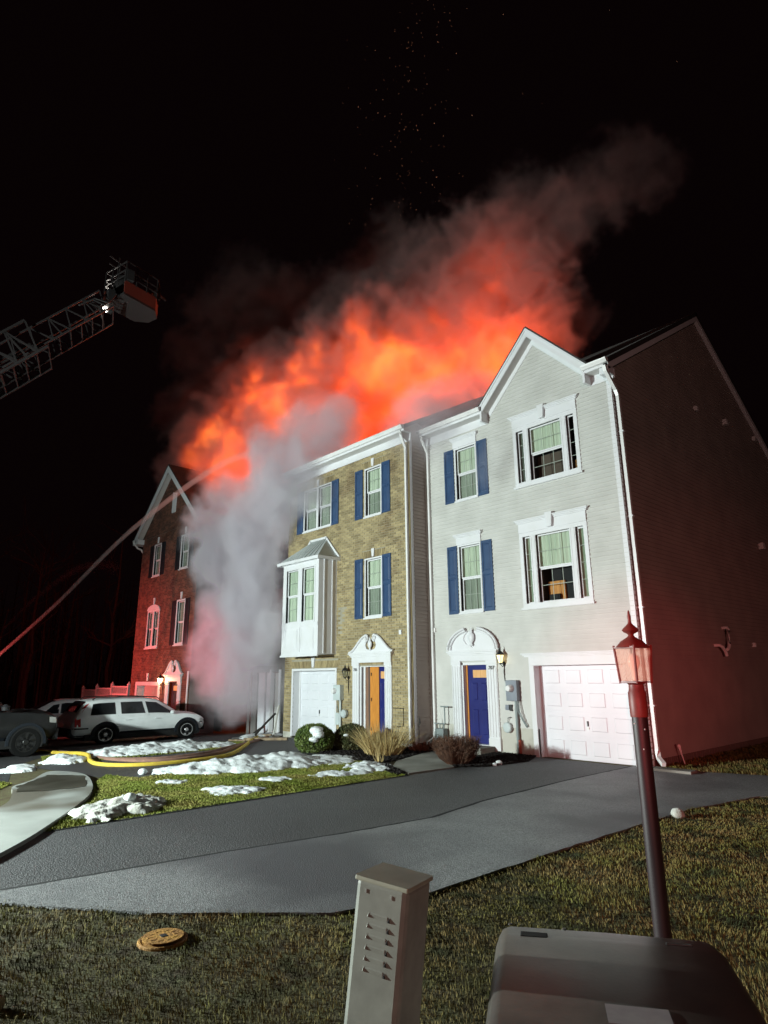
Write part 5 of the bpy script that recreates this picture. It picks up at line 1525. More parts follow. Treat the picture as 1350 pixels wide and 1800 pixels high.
snow('grey snow heap with a ball on top beside the driveway edge', [(-9.18, 3.25), (-9.35, 4.1), (-9.8, 4.55), (-10.3, 4.35), (-10.45, 3.75), (-9.9, 3.2)], .27, 29, m='snow_dirty', rough=1.3, res=.03)
snow('low snow patch halfway along the driveway edge', [(-9.55, 5.25), (-9.5, 6.0), (-9.9, 6.3), (-10.5, 5.9), (-10.4, 5.3)], .10, 31, res=.03)
snow('flat snow patch at the far left edge by the curb', [(-15.4, 3.35), (-15.0, 3.9), (-15.7, 4.35), (-16.4, 4.1), (-16.0, 3.6)], .09, 37)
snow('small flat snow remnant right of the big heap', [(-10.3, 6.6), (-10.15, 7.05), (-10.5, 7.2), (-10.75, 6.9)], .06, 41, res=.03)
snow('narrow snow strip near the lawn corner', [(-10.3, 7.4), (-9.9, 7.9), (-9.7, 8.7), (-10.1, 8.75), (-10.6, 8.0)], .11, 43, res=.03)
snow('clumpy snow beside the dark mulch corner', [(-10.2, 8.5), (-9.75, 9.1), (-10.2, 9.55), (-11.1, 9.5), (-11.0, 8.9)], .14, 47, res=.03, rough=1.3)
snow('tiny strip of snow on the lawn left of the big heap', [(-11.6, 5.1), (-11.3, 5.4), (-11.55, 5.75), (-11.95, 5.4)], .05, 53, res=.03)
snow('snow below the torn siding of the burning house', [(-19.6, 11.4), (-18.5, 10.9), (-18.2, 11.6), (-18.4, 12.5), (-19.6, 12.6)], .25, 59)
def ball(label, x, y, r, m='snow'):
    bm = bmesh.new(); bmesh.ops.create_icosphere(bm, subdivisions=3, radius=r)
    co = np.array([v.co[:] for v in bm.verts]) / r
    k = .8 + .4 * fbm(co[:, 0] * 1.5 + x * 9 + 100, co[:, 1] * 1.5 + 20, co[:, 2] * 1.5 + 20, 3)
    for v, q in zip(bm.verts, k): v.co = Vector((v.co.x * q, v.co.y * q, v.co.z * q * .8))
    me = bpy.data.meshes.new('snow_lump'); bm.to_mesh(me); bm.free(); me.materials.append(M[m])
    me.polygons.foreach_set('use_smooth', [True] * len(me.polygons))
    o = bpy.data.objects.new('snow_lump', me); C.objects.link(o); o.location = (x, y, r * .6 + gz(x))
    tag(o, label, 'snow lump', 'single lumps of snow')
ball('single white lump of snow at the lawn edge near the yellow hose', -13.0, 5.45, .085)
ball('rounded snow lump on top of the grey heap by the driveway', -9.8, 3.95, .085)
o_ = bpy.data.objects['snow_lump.001']; o_.location.z = .16
ball('pale lump at the edge of the near lawn right of the lamp post', -4.02, 8.95, .085, 'snow_dirty')
ball('small snow crumb on the wet sidewalk', -13.6, 4.05, .045)
ball('small snow crumb on the mulch corner by the garage', -8.78, 11.35, .07)
ball('second snow crumb on the mulch by the garage', -8.74, 11.15, .05)

# ------------------------------------------------------------------ fire hoses
def hose(label, pts, m, w=.055):
    P = [Vector((p[0], p[1], gz(p[0]) + (p[2] if len(p) > 2 else 0) + w * .75)) for p in pts]
    out = []
    n = len(P)
    for i in range(n - 1):
        p0, p1, p2, p3 = P[max(i - 1, 0)], P[i], P[i + 1], P[min(i + 2, n - 1)]
        for k in range(8):
            t = k / 8
            out.append(.5 * ((2 * p1) + (p2 - p0) * t + (2 * p0 - 5 * p1 + 4 * p2 - p3) * t * t + (3 * p1 - p0 - 3 * p2 + p3) * t ** 3))
    out.append(P[-1])
    b = MB(); b.tube(out, [w] * len(out), 8)
    o = b.build('fire_hose', m, smooth=True)
    return tag(o, label, 'fire hose', 'fire hoses across the driveway')
hose('bright yellow fire hose bending round on the wet driveway', [(-22.5, 5.2), (-19.0, 5.5), (-16.9, 5.62, .05), (-15.7, 5.35), (-14.9, 5.3), (-14.25, 5.75), (-14.0, 6.7), (-14.3, 8.0), (-15.6, 9.2), (-17.6, 10.7), (-19.2, 12.0), (-20.3, 12.9)], 'hose_yellow', .048)
hose('tan fire hose lying beside the yellow one towards the burning house', [(-22.0, 5.6), (-18.0, 5.75), (-16.0, 5.75), (-14.85, 6.2), (-14.55, 7.0), (-14.9, 8.1), (-16.0, 9.3), (-17.5, 10.9), (-19.0, 12.4), (-19.6, 13.0)], 'hose_tan', .045)
hose('second tan fire hose hugging the snow ridge', [(-15.6, 5.9), (-15.0, 6.6), (-15.1, 7.8), (-16.0, 9.0), (-17.0, 10.4), (-18.6, 12.0)], 'hose_tan', .042)
# debris at the burning house
db = []
rdb = random.Random(5)
dlab = ['long pale broken board lying flat at the debris edge', 'dark charred plank leaning on the snow by the brick corner', 'short brown board among the debris', 'crooked grey strip of torn siding on the ground', 'thin splintered lath near the hoses', 'blackened board end beside the white doors', 'tilted pale slat against the brick corner', 'reddish broken board under the torn siding']
dpos = [((-17.9, 10.6, .05), (-16.6, 11.3, .06), 'wood_debris', .09), ((-18.6, 11.4, .1), (-18.35, 12.0, .75), 'char', .07), ((-18.9, 11.6, .05), (-18.1, 11.7, .1), 'wood_debris', .07), ((-19.3, 11.0, .0), (-18.2, 11.2, .08), 'vinyl_char', .08), ((-18.3, 10.3, .03), (-17.4, 10.35, .05), 'wood_debris', .05), ((-20.6, 12.5, .0), (-20.1, 12.7, .3), 'char', .08), ((-18.30, 11.9, .0), (-18.32, 12.1, 1.0), 'vinyl', .06), ((-18.8, 11.9, .1), (-18.2, 11.5, .35), 'bucket_red', .05)]
for l_, (a, b2, m_, w_) in zip(dlab, dpos):
    o = MB().tube([Vector(a) + Vector((0, 0, gz(a[0]))), (Vector(a) + Vector(b2)) / 2 + Vector((0, 0, gz(a[0]) + .02)), Vector(b2) + Vector((0, 0, gz(b2[0])))], w_ * .6, 4).build('broken_board', m_)
    tag(o, l_, 'board', 'debris before the burning house')

# ------------------------------------------------------------------ lamp post
LP = thing('lamp_post', 'dark red lamp post with square lantern of ribbed glass standing in the near grass', 'lamp post', (-1.855, 3.77, 0))
bx, by = -1.855, 3.77
MB().tube([(bx, by, -.1), (bx, by, .3), (bx, by, 1.62)], [.048, .047, .045], 20).build('pole', 'post_dark', LP, smooth=True)
MB().lathe([(.05, 1.60), (.052, 1.61), (.052, 1.74), (.046, 1.75), (.043, 1.785), (.06, 1.80), (.001, 1.80)], c=(bx, by, 0), n=20).build('collar', 'lantern_paint', LP, smooth=True)
for a_, z_ in ((-1.9, 1.56), (-.6, 1.53), (-1.0, 1.42)):
    MB().lathe([(.004, 0), (.004, .006), (.001, .007)], c=(bx + .046 * cos(a_), by + .046 * sin(a_), z_), n=6).build('screw', 'bright_metal', LP)
ang = atan2(by, bx) + R(5)
def lc(r, z, k, a=ang): return (bx + r * cos(a + k * pi / 2), by + r * sin(a + k * pi / 2), z)
rb, rt = .088, .107      # corner radii bottom and top
zb_, zt_ = 1.80, 2.005
fr_ = MB()
for k in range(4):
    fr_.tube([lc(rb, zb_ - .008, k), lc(rt, zt_ + .012, k)], .0075, 6)
    fr_.tube([lc(rb, zb_, k), lc(rb, zb_, k + 1)], .006, 4); fr_.tube([lc(rt, zt_, k), lc(rt, zt_, k + 1)], .007, 4)
fr_.add([lc(rb * .98, zb_ - .002, k) for k in range(4)] + [lc(rb * .98, zb_ + .004, k) for k in range(4)], [(0, 1, 2, 3), (4, 5, 6, 7)])
fr_.build('lantern_frame', 'lantern_paint', LP)
for k in range(4):
    a0 = Vector(lc(rb * .95, zb_ + .006, k)); a1 = Vector(lc(rb * .95, zb_ + .006, k + 1)); c0 = Vector(lc(rt * .95, zt_ - .006, k)); c1 = Vector(lc(rt * .95, zt_ - .006, k + 1))
    nrm = ((a0 + a1) / 2 - Vector((bx, by, zb_))); nrm.z = 0; nrm.normalize()
    n = 26; V = []
    for i in range(n + 1):
        q = i / n; e = nrm * (.0022 * (i % 2))
        V += [a0 + (a1 - a0) * q + e, c0 + (c1 - c0) * q + e]
    MB().add([tuple(v) for v in V], [(2 * i, 2 * i + 2, 2 * i + 3, 2 * i + 1) for i in range(n)]).build('glass_pane', 'ribbed_glass', LP, fixn=False)
MB().lathe([(.098, 2.004), (.090, 2.014), (.066, 2.040), (.038, 2.058), (.022, 2.068), (.016, 2.078), (.020, 2.086), (.042, 2.098), (.050, 2.108), (.042, 2.120), (.022, 2.138), (.012, 2.15), (.010, 2.17), (.011, 2.19), (.006, 2.222), (.001, 2.232)], c=(bx, by, 0), n=20).build('lantern_roof', 'lantern_paint', LP, smooth=True)
MB().lathe([(.018, 1.81), (.018, 1.86), (.020, 1.87), (.035, 1.905), (.037, 1.925), (.028, 1.955), (.012, 1.968), (.001, 1.97)], c=(bx, by, 0), n=16).build('bulb', 'bulb', LP, smooth=True)

# ------------------------------------------------------------------ utility pedestal with louvres
DB = 2.75 / 2.2
pc = Vector((-1.61 * DB, 1.52 * DB, 0))
UP = thing('utility_pedestal', 'pale square telecom pedestal with a peaked cap and two columns of vent slits', 'pedestal', pc)
UP.rotation_euler = (0, 0, R(19))
s = .112; hz = 1.085
b = MB(); b.box(-s, s, -s, s, -.3, hz)
UP.rotation_euler = (Matrix.Rotation(R(6.2), 3, Vector((-.73, .68, 0))) @ Matrix.Rotation(R(19), 3, 'Z')).to_euler()
UP.location = pc - Vector((.68, .73, 0)) * .118
b.build('housing', 'pedestal', UP, world=False, bevel=.022)
c_ = MB(); c_.box(-s - .004, s + .004, -s - .004, s + .004, hz - .012, hz + .006)
c_.add([(-s - .004, -s - .004, hz + .006), (s + .004, -s - .004, hz + .006), (s + .004, s + .004, hz + .006), (-s - .004, s + .004, hz + .006), (0, 0, hz + .0065)], [(0, 1, 4), (1, 2, 4), (2, 3, 4), (3, 0, 4)])
c_.build('cap', 'pedestal_cap', UP, world=False, bevel=.006)
UP_face = 1
for i in range(6):
    z = hz - .115 - i * .036
    for xx, mm in ((-.042, 'pedestal_cap'), (.045, 'vent_dark')):
        v = MB(); v.add([(xx - .006, -s - .001, z - .010), (xx + .006, -s - .001, z - .010), (xx, -s - .001, z + .009), (xx, -s - .007, z - .006)], [(0, 1, 3), (1, 2, 3), (2, 0, 3)])
        v.build('louvre', 'pedestal' if mm != 'vent_dark' else 'vent_dark', UP, world=False, fixn=False)
    g = MB(); g.add([(-.036, -s - .0006, z - .011), (.038, -s - .0006, z - .011), (.038, -s - .0022, z + .004), (-.036, -s - .0022, z + .004), (.038, -s - .0006, z + .009), (-.036, -s - .0006, z + .009)], [(0, 1, 2, 3), (3, 2, 4, 5)])
    g.build('vent_rib', 'pedestal', UP, world=False, fixn=False)
for xx in (-.062, .048):
    MB().box(xx - .0025, xx + .0025, -s - .003, -s, hz - .047, hz - .033).build('rivet', 'bright_metal', UP, world=False)

# ------------------------------------------------------------------ utility cabinet in the foreground
UC = thing('utility_cabinet', 'dark metal utility cabinet with a pale sticker on its lid, in the near right corner', 'utility cabinet', (-1.37, 2.39, 0))
UC.rotation_euler = (0, 0, atan2(.48, .71))
W2, D2 = .445, .49     # half width, half depth (local y away from the viewer)
b = MB(); b.box(-W2 + .02, W2 - .02, -D2 + .02, D2 - .02, -.1, .60); b.build('body', 'cabinet', UC, world=False, bevel=.02)
lid = MB()
prof = [(D2, .56), (D2, .715), (D2 - .03, .765), (D2 - .09, .782), (D2 - .20, .785), (D2 - .205, .800), (D2 - .26, .806), (0, .800), (-D2 + .12, .785), (-D2 + .03, .76), (-D2, .70), (-D2, .56)]
xsn = [(-W2, -.045), (-W2 + .02, -.012), (-W2 + .05, 0), (0, .004), (W2 - .05, 0), (W2 - .02, -.012), (W2, -.045)]
V = []; n = len(prof)
for x, dz in xsn:
    V += [(x, p[0], p[1] + (dz if p[1] > .6 else 0)) for p in prof]
lid.add(V, [(i * n + j, i * n + j + 1, (i + 1) * n + j + 1, (i + 1) * n + j) for i in range(len(xsn) - 1) for j in range(n - 1)] + [tuple(range(n)), tuple(range(len(V) - 1, len(V) - n - 1, -1))])
lid.build('lid', 'cabinet', UC, world=False, smooth=True)
MB().box(-W2 + .10, -W2 + .21, D2 - .245, D2 - .195, .790, .808).build('hinge', 'vent_dark', UC, world=False, bevel=.004)
MB().box(W2 - .22, W2 - .12, D2 - .20, D2 - .185, .787, .806).build('hinge', 'black_metal', UC, world=False, bevel=.003)
MB().box(-.06, .135, -.36, -.24, .7965, .7985).build('sticker', 'sticker', UC, world=False)
for x, y in ((-W2 + .05, D2 - .04), (-W2 + .07, D2 - .09), (-W2 + .28, D2 - .05)):
    MB().lathe([(.010, 0), (.009, .004), (.001, .006)], c=(x, y, .775), n=8).build('bolt', 'cabinet', UC, world=False)

# ------------------------------------------------------------------ cover plate and a clod in the near lawn
cv = thing('cleanout_cover', 'round rusty orange iron cover set in the near lawn', 'utility cover', (-4.91, 2.31, 0))
b = MB(); b.lathe([(.175, .0), (.175, .032), (.168, .038), (.155, .038), (.150, .034), (.001, .034)], c=(-4.91, 2.31, 0), n=36)
b.build('rim', 'rust_iron', cv, smooth=True); cv.location.z = -.018
b = MB(); b.lathe([(.145, .032), (.145, .037), (.001, .039)], c=(-4.91, 2.31, 0), n=36)
for i in range(10):
    w_ = i * 2 * pi / 10
    b.box(-4.91 + .09 * cos(w_) - .008, -4.91 + .09 * cos(w_) + .008, 2.31 + .09 * sin(w_) - .02, 2.31 + .09 * sin(w_) + .02, .034, .040)
b.build('lid', 'rust_iron', cv)
MB().box(-4.93, -4.88, 2.29, 2.33, .034, .042).build('lid_slot', 'vent_dark', cv)
bm = bmesh.new(); bmesh.ops.create_icosphere(bm, subdivisions=3, radius=.05)
for v in bm.verts: v.co *= 1 + .3 * math.sin(v.co.x * 90) * math.cos(v.co.y * 70)
me = bpy.data.meshes.new('stone'); bm.to_mesh(me); bm.free(); me.materials.append(M['wood_debris'])
o = bpy.data.objects.new('stone', me); C.objects.link(o); o.location = (-4.62, 1.18, .03)
tag(o, 'small pale clod lying in the near lawn left of the iron cover', 'stone')
rf = thing('marker_stake', 'short white marker stake leaning at the dark end wall', 'marker stake', (-6.02, 13.95, 0))
b = MB(); b.tube([(-6.0, 13.98, 0), (-6.03, 13.93, .22), (-6.05, 13.90, .38)], [.010, .012, .035], 6); b.lathe([(.035, 0), (.03, .03), (.001, .05)], c=(-6.05, 13.9, .37), n=8); b.build('stake', 'pvc', rf)

# ------------------------------------------------------------------ aerial ladder with its bucket
AL = thing('aerial_ladder', 'steel fire ladder reaching up from the left with a lit bucket at its tip', 'fire ladder', (-17.3, 5.1, 12.2))
tip = Vector((-17.22, 5.15, 12.42)); tail = Vector((-19.7, -2.0, 4.9))
dv = (tip - tail).normalized(); Ld = (tip - tail).length
sd_ = dv.cross(Vector((0, 0, 1))).normalized(); upv = sd_.cross(dv).normalized()
def seg(t0, t1, hw, hh, name, w, pitch):
    r = MB(); n = int((t1 - t0) / pitch)
    for sg in (-1, 1):
        for k in (-1, 1):
            a = tip - dv * t0 + sd_ * sg * hw + upv * (hh * k); c = tip - dv * t1 + sd_ * sg * hw + upv * (hh * k)
            MB().bar(a, c, w * 1.5).build('rail', 'ladder_grey', AL)
        for i in range(n):
            p = tip - dv * (t0 + i * pitch) + sd_ * sg * hw; q = tip - dv * (t0 + (i + .5) * pitch) + sd_ * sg * hw; q2 = tip - dv * (t0 + (i + 1) * pitch) + sd_ * sg * hw
            r.bar(p + upv * hh, q - upv * hh, w); r.bar(q - upv * hh, q2 + upv * hh, w)
            if i % 2: r.bar(p + upv * hh, p - upv * hh, w)
    r.build('lattice', 'ladder_grey', AL, kind='stuff')
    rp = None
    for i in range(int((t1 - t0) / .35)):
        p = tip - dv * (t0 + i * .35) - upv * hh
        if rp is None:
            rp = MB().tube([sd_ * -hw, sd_ * hw], .018, 6).build('rung', 'ladder_grey', AL, world=False); o = rp
        else:
            o = rp.copy(); C.objects.link(o); o.parent = AL
        o.location = p - Vector(AL.location)
seg(.2, 4.8, .50, .28, 'fly', .030, .55)
seg(2.4, Ld, .66, .44, 'mid', .042, .6)
# bucket platform: red kick panels, rails, monitor and work lamps
cb = tip + dv * .25 + Vector((.05, .35, -.05))
ax = Vector((-.25, .97, 0)).normalized(); ay = Vector((.97, .25, 0)).normalized()
def bp_(a, b2, c): return cb + ax * a + ay * b2 + Vector((0, 0, c))
fl_ = MB(); 
V = [bp_(a, b2, c) for c in (-.12, -.05) for (a, b2) in ((-.6, -.5), (.45, -.5), (.75, -.2), (.75, .2), (.45, .5), (-.6, .5))]
fl_.add([tuple(v) for v in V], [(0, 1, 2, 3, 4, 5), (6, 7, 8, 9, 10, 11)] + [(i, (i + 1) % 6, 6 + (i + 1) % 6, 6 + i) for i in range(6)])
fl_.build('platform', 'bucket_dark', AL)
outl = [(-.6, -.5), (.45, -.5), (.75, -.2), (.75, .2), (.45, .5), (-.6, .5)]
for i in range(5):
    a, c = outl[i], outl[i + 1]
    P = MB(); v0, v1 = bp_(*a, -.05), bp_(*c, -.05); v2, v3 = bp_(*c, .34), bp_(*a, .34); nn = (v1 - v0).cross(Vector((0, 0, 1))).normalized() * .02
    P.add([tuple(v) for v in (v0, v1, v2, v3, v0 + nn, v1 + nn, v2 + nn, v3 + nn)], [(0, 1, 2, 3), (4, 5, 6, 7), (0, 1, 5, 4), (1, 2, 6, 5), (2, 3, 7, 6), (3, 0, 4, 7)])
    P.build('side_panel', 'bucket_red' if i != 2 else 'trim_gutter', AL)
rl = MB()
for i in range(6):
    a, c = outl[i], outl[(i + 1) % 6]
    for z in (.50, .68, .95): rl.bar(bp_(*a, z), bp_(*c, z), .03)
    for q in (0, .33, .66): rl.bar((bp_(*a, .3)).lerp(bp_(*c, .3), q), (bp_(*a, .95)).lerp(bp_(*c, .95), q), .028)
rl.build('guard_rail', 'ladder_grey', AL)
bxs = MB()
for (a, b2, c, w_, h_) in ((.62, .30, .42, .16, .26), (-.45, .45, .38, .22, .34), (.1, -.56, .30, .18, .22), (-.75, .1, -.25, .20, .30)):
    P0 = bp_(a, b2, c); bxs = MB(); bxs.box(P0.x - w_ / 2, P0.x + w_ / 2, P0.y - w_ / 2, P0.y + w_ / 2, P0.z, P0.z + h_); bxs.build('equipment_box', 'bucket_dark' if w_ != .18 else 'ladder_grey', AL, bevel=.01)
for k in range(4):
    cbm = MB(); cbm.tube([bp_(-.7, -.3 + .2 * k, -.1), bp_(-.9, -.25 + .18 * k, -.5), bp_(-1.2, -.2 + .1 * k, -.45), bp_(-1.5, -.1, -.75)], .025, 6); cbm.build('hydraulic_line', 'bucket_dark', AL, smooth=True)
mo = MB(); mo.tube([bp_(.55, 0, .4), bp_(.6, 0, .75), bp_(.95, 0, .85), bp_(1.15, 0, .80)], [.06, .06, .05, .035], 10); mo.build('water_cannon', 'bucket_dark', AL, smooth=True)
an = MB(); an.bar(bp_(-.6, -.4, 1.5), bp_(.1, -.4, 1.42), .03); an.bar(bp_(-.6, -.4, 1.25), bp_(.1, -.4, 1.20), .03); an.bar(bp_(-.3, -.4, .95), bp_(-.3, -.4, 1.62), .04); an.bar(bp_(.1, -.4, 1.45), bp_(.6, -.2, 1.1), .03)
an.build('light_mast', 'ladder_grey', AL)
hd = MB(); hd.lathe([(.001, 0), (.25, .03), (.30, .12), (.28, .45), (.2, .7), (.001, .74)], c=tuple(bp_(-.25, -.1, .1)), n=10); hd.build('control_console', 'bucket_dark', AL, smooth=True)
for (a, b2, c, r_, e_) in ((-.10, -.60, .14, .12, 60), (-.40, -.58, -.14, .09, 30)):
    p = bp_(a, b2, c)
    hs = MB(); hs.lathe([(r_ * .6, 0), (r_ * 1.1, .02), (r_ * 1.15, .12), (r_ * 1.1, .13)], c=(p.x, p.y, p.z), axis='y', n=14); ho = hs.build('work_lamp', 'bucket_dark', AL)
    ln = MB(); ln.lathe([(r_, -.012), (r_ * .7, -.03), (.001, -.04)], c=(p.x, p.y - .0, p.z), axis='y', n=14); ln.build('lamp_lens', 'lamp_lens', AL, smooth=True)
    MB().lathe([(.001, -r_ * .75), (r_ * .55, -r_ * .5), (r_ * .78, 0), (r_ * .55, r_ * .5), (.001, r_ * .75)], c=(p.x + .05, p.y - r_ * .8, p.z), n=12).build('lamp_lens', 'lamp_lens', AL, smooth=True)
lamp('bucket_lamp', 'POINT', tuple(bp_(-.30, -.80, .32)), 14, (1, .95, .85), .05)

# ------------------------------------------------------------------ grass
NEAR = [(-9.5, -.5), (-8.6, .5), (-7.62, .93), (-6.64, 1.66), (-5.48, 2.49), (-4.48, 3.54), (-4.27, 4.3), (-4.23, 6.6), (-4.13, 9.5), (-3.78, 11.2), (-2.9, 11.85), (-1.5, 12.5), (2.2, 12.5), (2.2, 4), (.3, .4), (-3, -.2)]
RIGHT = [(-6.2, 13.05), (-5.4, 13.16), (-4.2, 13.54), (-2.8, 13.75), (-1.0, 13.5), (2, 20), (-2, 24), (-6.2, 24)]
def grass(name, label, poly, n, hgt, wid, m, seed, excl=(), fall=None):
    g = np.random.default_rng(seed)
    xs = [p[0] for p in poly]; ys = [p[1] for p in poly]
    x = g.uniform(min(xs), max(xs), n); y = g.uniform(min(ys), max(ys), n)
    k = inpoly(x, y, poly)
    for e in excl: k &= ~inpoly(x, y, e)
    if fall is not None: k &= g.uniform(0, 1, n) < fall(x, y)
    x, y = x[k], y[k]; n = len(x)
    clump = fbm(x * 2.2 + 50, y * 2.2 + 50, x * 0 + seed, 4)
    h = g.uniform(.5, 1.1, n) * hgt * (.45 + 1.1 * clump); a = g.uniform(0, 2 * pi, n); ln = g.uniform(.1, 1.1, n)
    d = np.hypot(x, y); w = wid * g.uniform(.6, 1.3, n) * np.clip(d / 6, .6, 2.2)
    flow = fbm(x * .9 + 9, y * .9, x * 0 + 3, 2) * 8
    a2 = flow + g.normal(0, .9, n)
    bx_, by_ = np.cos(a) * w, np.sin(a) * w
    z0 = gzn(x)
    mx, my = x + np.cos(a2) * h * ln * .35, y + np.sin(a2) * h * ln * .35
    tx, ty = x + np.cos(a2) * h * ln, y + np.sin(a2) * h * ln
    V = np.stack([np.stack([x - bx_, y - by_, z0 - .003], 1), np.stack([x + bx_, y + by_, z0 - .003], 1), np.stack([mx + bx_ * .7, my + by_ * .7, z0 + h * .6], 1), np.stack([mx - bx_ * .7, my - by_ * .7, z0 + h * .6], 1), np.stack([tx, ty, z0 + h * (1 - .3 * ln)], 1)], 1).reshape(-1, 3)
    i = np.arange(n)[:, None] * 5
    F = np.concatenate([i + np.array([[0, 1, 2]]), i + np.array([[0, 2, 3]]), i + np.array([[3, 2, 4]])], 0)
    o = npmesh(name, V, F, m)
    tag(o, label, 'grass', kind='stuff')
    return o
exn = [[(-5.09, 2.31 - .18), (-4.73, 2.13), (-4.73, 2.49), (-5.09, 2.49)], [(-1.95 + .02, 2.57), (-1.24, 3.05), (-.70, 2.2), (-1.40, 1.7)]]
grass('grass', 'patchy olive and tan winter grass of the near lawn', NEAR, 600000, .037, .0034, 'grass_near', 71, exn, fall=lambda x, y: np.clip(1.25 - np.hypot(x, y) / 12, .22, 1))
grass('grass', 'bright green lawn between the two driveways, patched with snow', LAWN_MID, 190000, .045, .0042, 'grass_green', 72)
grass('grass', 'dim strip of grass along the dark end wall', RIGHT, 70000, .07, .004, 'grass_near', 73)
grass('grass', 'small green verge left of the sidewalk', [(-12.9, 2.9), (-12.2, 2.7), (-11.2, 2.35), (-10, 1.3), (-11, .8), (-14.2, 3.1), (-13.6, 3.3)], 40000, .05, .0035, 'grass_green', 74)
grass('grass', 'grass strip under the snow ridge beside the wagon', [(-18.2, 5.0), (-16.6, 4.6), (-15.9, 5.4), (-15.9, 8.6), (-16.4, 9.9), (-17.4, 10.2), (-18.2, 9.0)], 45000, .05, .0035, 'grass_green', 75)
# mulch chips
def chips(label, poly, n, seed):
    g = np.random.default_rng(seed)
    xs = [p[0] for p in poly]; ys = [p[1] for p in poly]
    x = g.uniform(min(xs), max(xs), n); y = g.uniform(min(ys), max(ys), n); k = inpoly(x, y, poly); x, y = x[k], y[k]; n = len(x)
    c = np.stack([x, y, .02 + g.uniform(0, .03, n)], 1)
    a = g.normal(size=(n, 3)); a[:, 2] *= .4; a /= np.linalg.norm(a, axis=1)[:, None]; b = np.cross(a, g.normal(size=(n, 3))); b /= np.linalg.norm(b, axis=1)[:, None]
    L = g.uniform(.015, .04, n)[:, None]; W_ = g.uniform(.006, .014, n)[:, None]
    V = np.stack([c - a * L - b * W_, c + a * L - b * W_, c + a * L + b * W_, c - a * L + b * W_], 1).reshape(-1, 3)
    o = npmesh('mulch', V, np.arange(4 * n).reshape(n, 4), 'mulch'); tag(o, label, 'mulch', kind='stuff')
chips('dark wood chips in the bed under the straw grass', [(-10.75, 10.0), (-11.3, 11.75), (-11.4, 12.9), (-12.15, 12.9), (-12.2, 12.2), (-14.8, 12.2), (-14.3, 10.6), (-13.0, 9.85), (-12.0, 9.6), (-11.0, 9.65)], 14000, 81)
chips('dark wood chips round the flat topped twig shrub', [(-9.95, 10.98), (-9.2, 10.4), (-8.75, 10.9), (-8.62, 12.2), (-8.95, 12.94), (-10.0, 12.94)], 6000, 82)
chips('dark wood chips in the bed corner at the driveway', [(-9.26, 9.06), (-10.2, 9.55), (-10.75, 9.95), (-11.1, 9.55), (-10.2, 9.2), (-9.2, 8.75)], 3500, 83)
# ------------------------------------------------------------------ smoke and flames as voxel grids
SMOKE_FRONT = [(-21.78, 12.1, 1.34, 0.8, 0.55), (-19.63, 12.1, 1.65, 0.8, 0.45), (-22.41, 12.0, 2.7, 0.85, 0.7), (-20.15, 12.0, 3.03, 1.0, 0.7), (-22.36, 12.0, 4.21, 0.85, 0.8), (-19.71, 11.9, 4.41, 1.05, 0.8), (-21.92, 11.9, 5.94, 1.0, 1), (-19.42, 11.9, 5.61, 1.0, 0.9), (-22.34, 11.9, 7.6, 1.0, 1), (-19.55, 11.8, 6.88, 1.1, 1), (-21.84, 12.2, 8.62, 1.0, 1), (-18.3, 11.8, 7.92, 1.05, 0.8), (-17.27, 11.8, 8.31, 0.9, 0.6), (-18.64, 12.2, 9.59, 1.1, 0.7), (-16.79, 12.4, 9.36, 1.0, 0.7), (-16.28, 13.0, 10.33, 0.9, 0.7), (-17.99, 13.0, 10.74, 1.0, 0.7), (-17.9, 11.5, 3.29, 0.6, 0.4), (-16.14, 11.6, 7.61, 0.55, 0.25), (-11.85, 12.7, 9.17, 0.8, 0.42), (-11.21, 13.0, 9.41, 0.8, 0.34), (-10.61, 13.6, 9.75, 0.8, 0.2), (-9.11, 12.5, 7.3, 0.4, 0.15), (-9.6, 12.4, 7.1, 0.4, 0.12)]
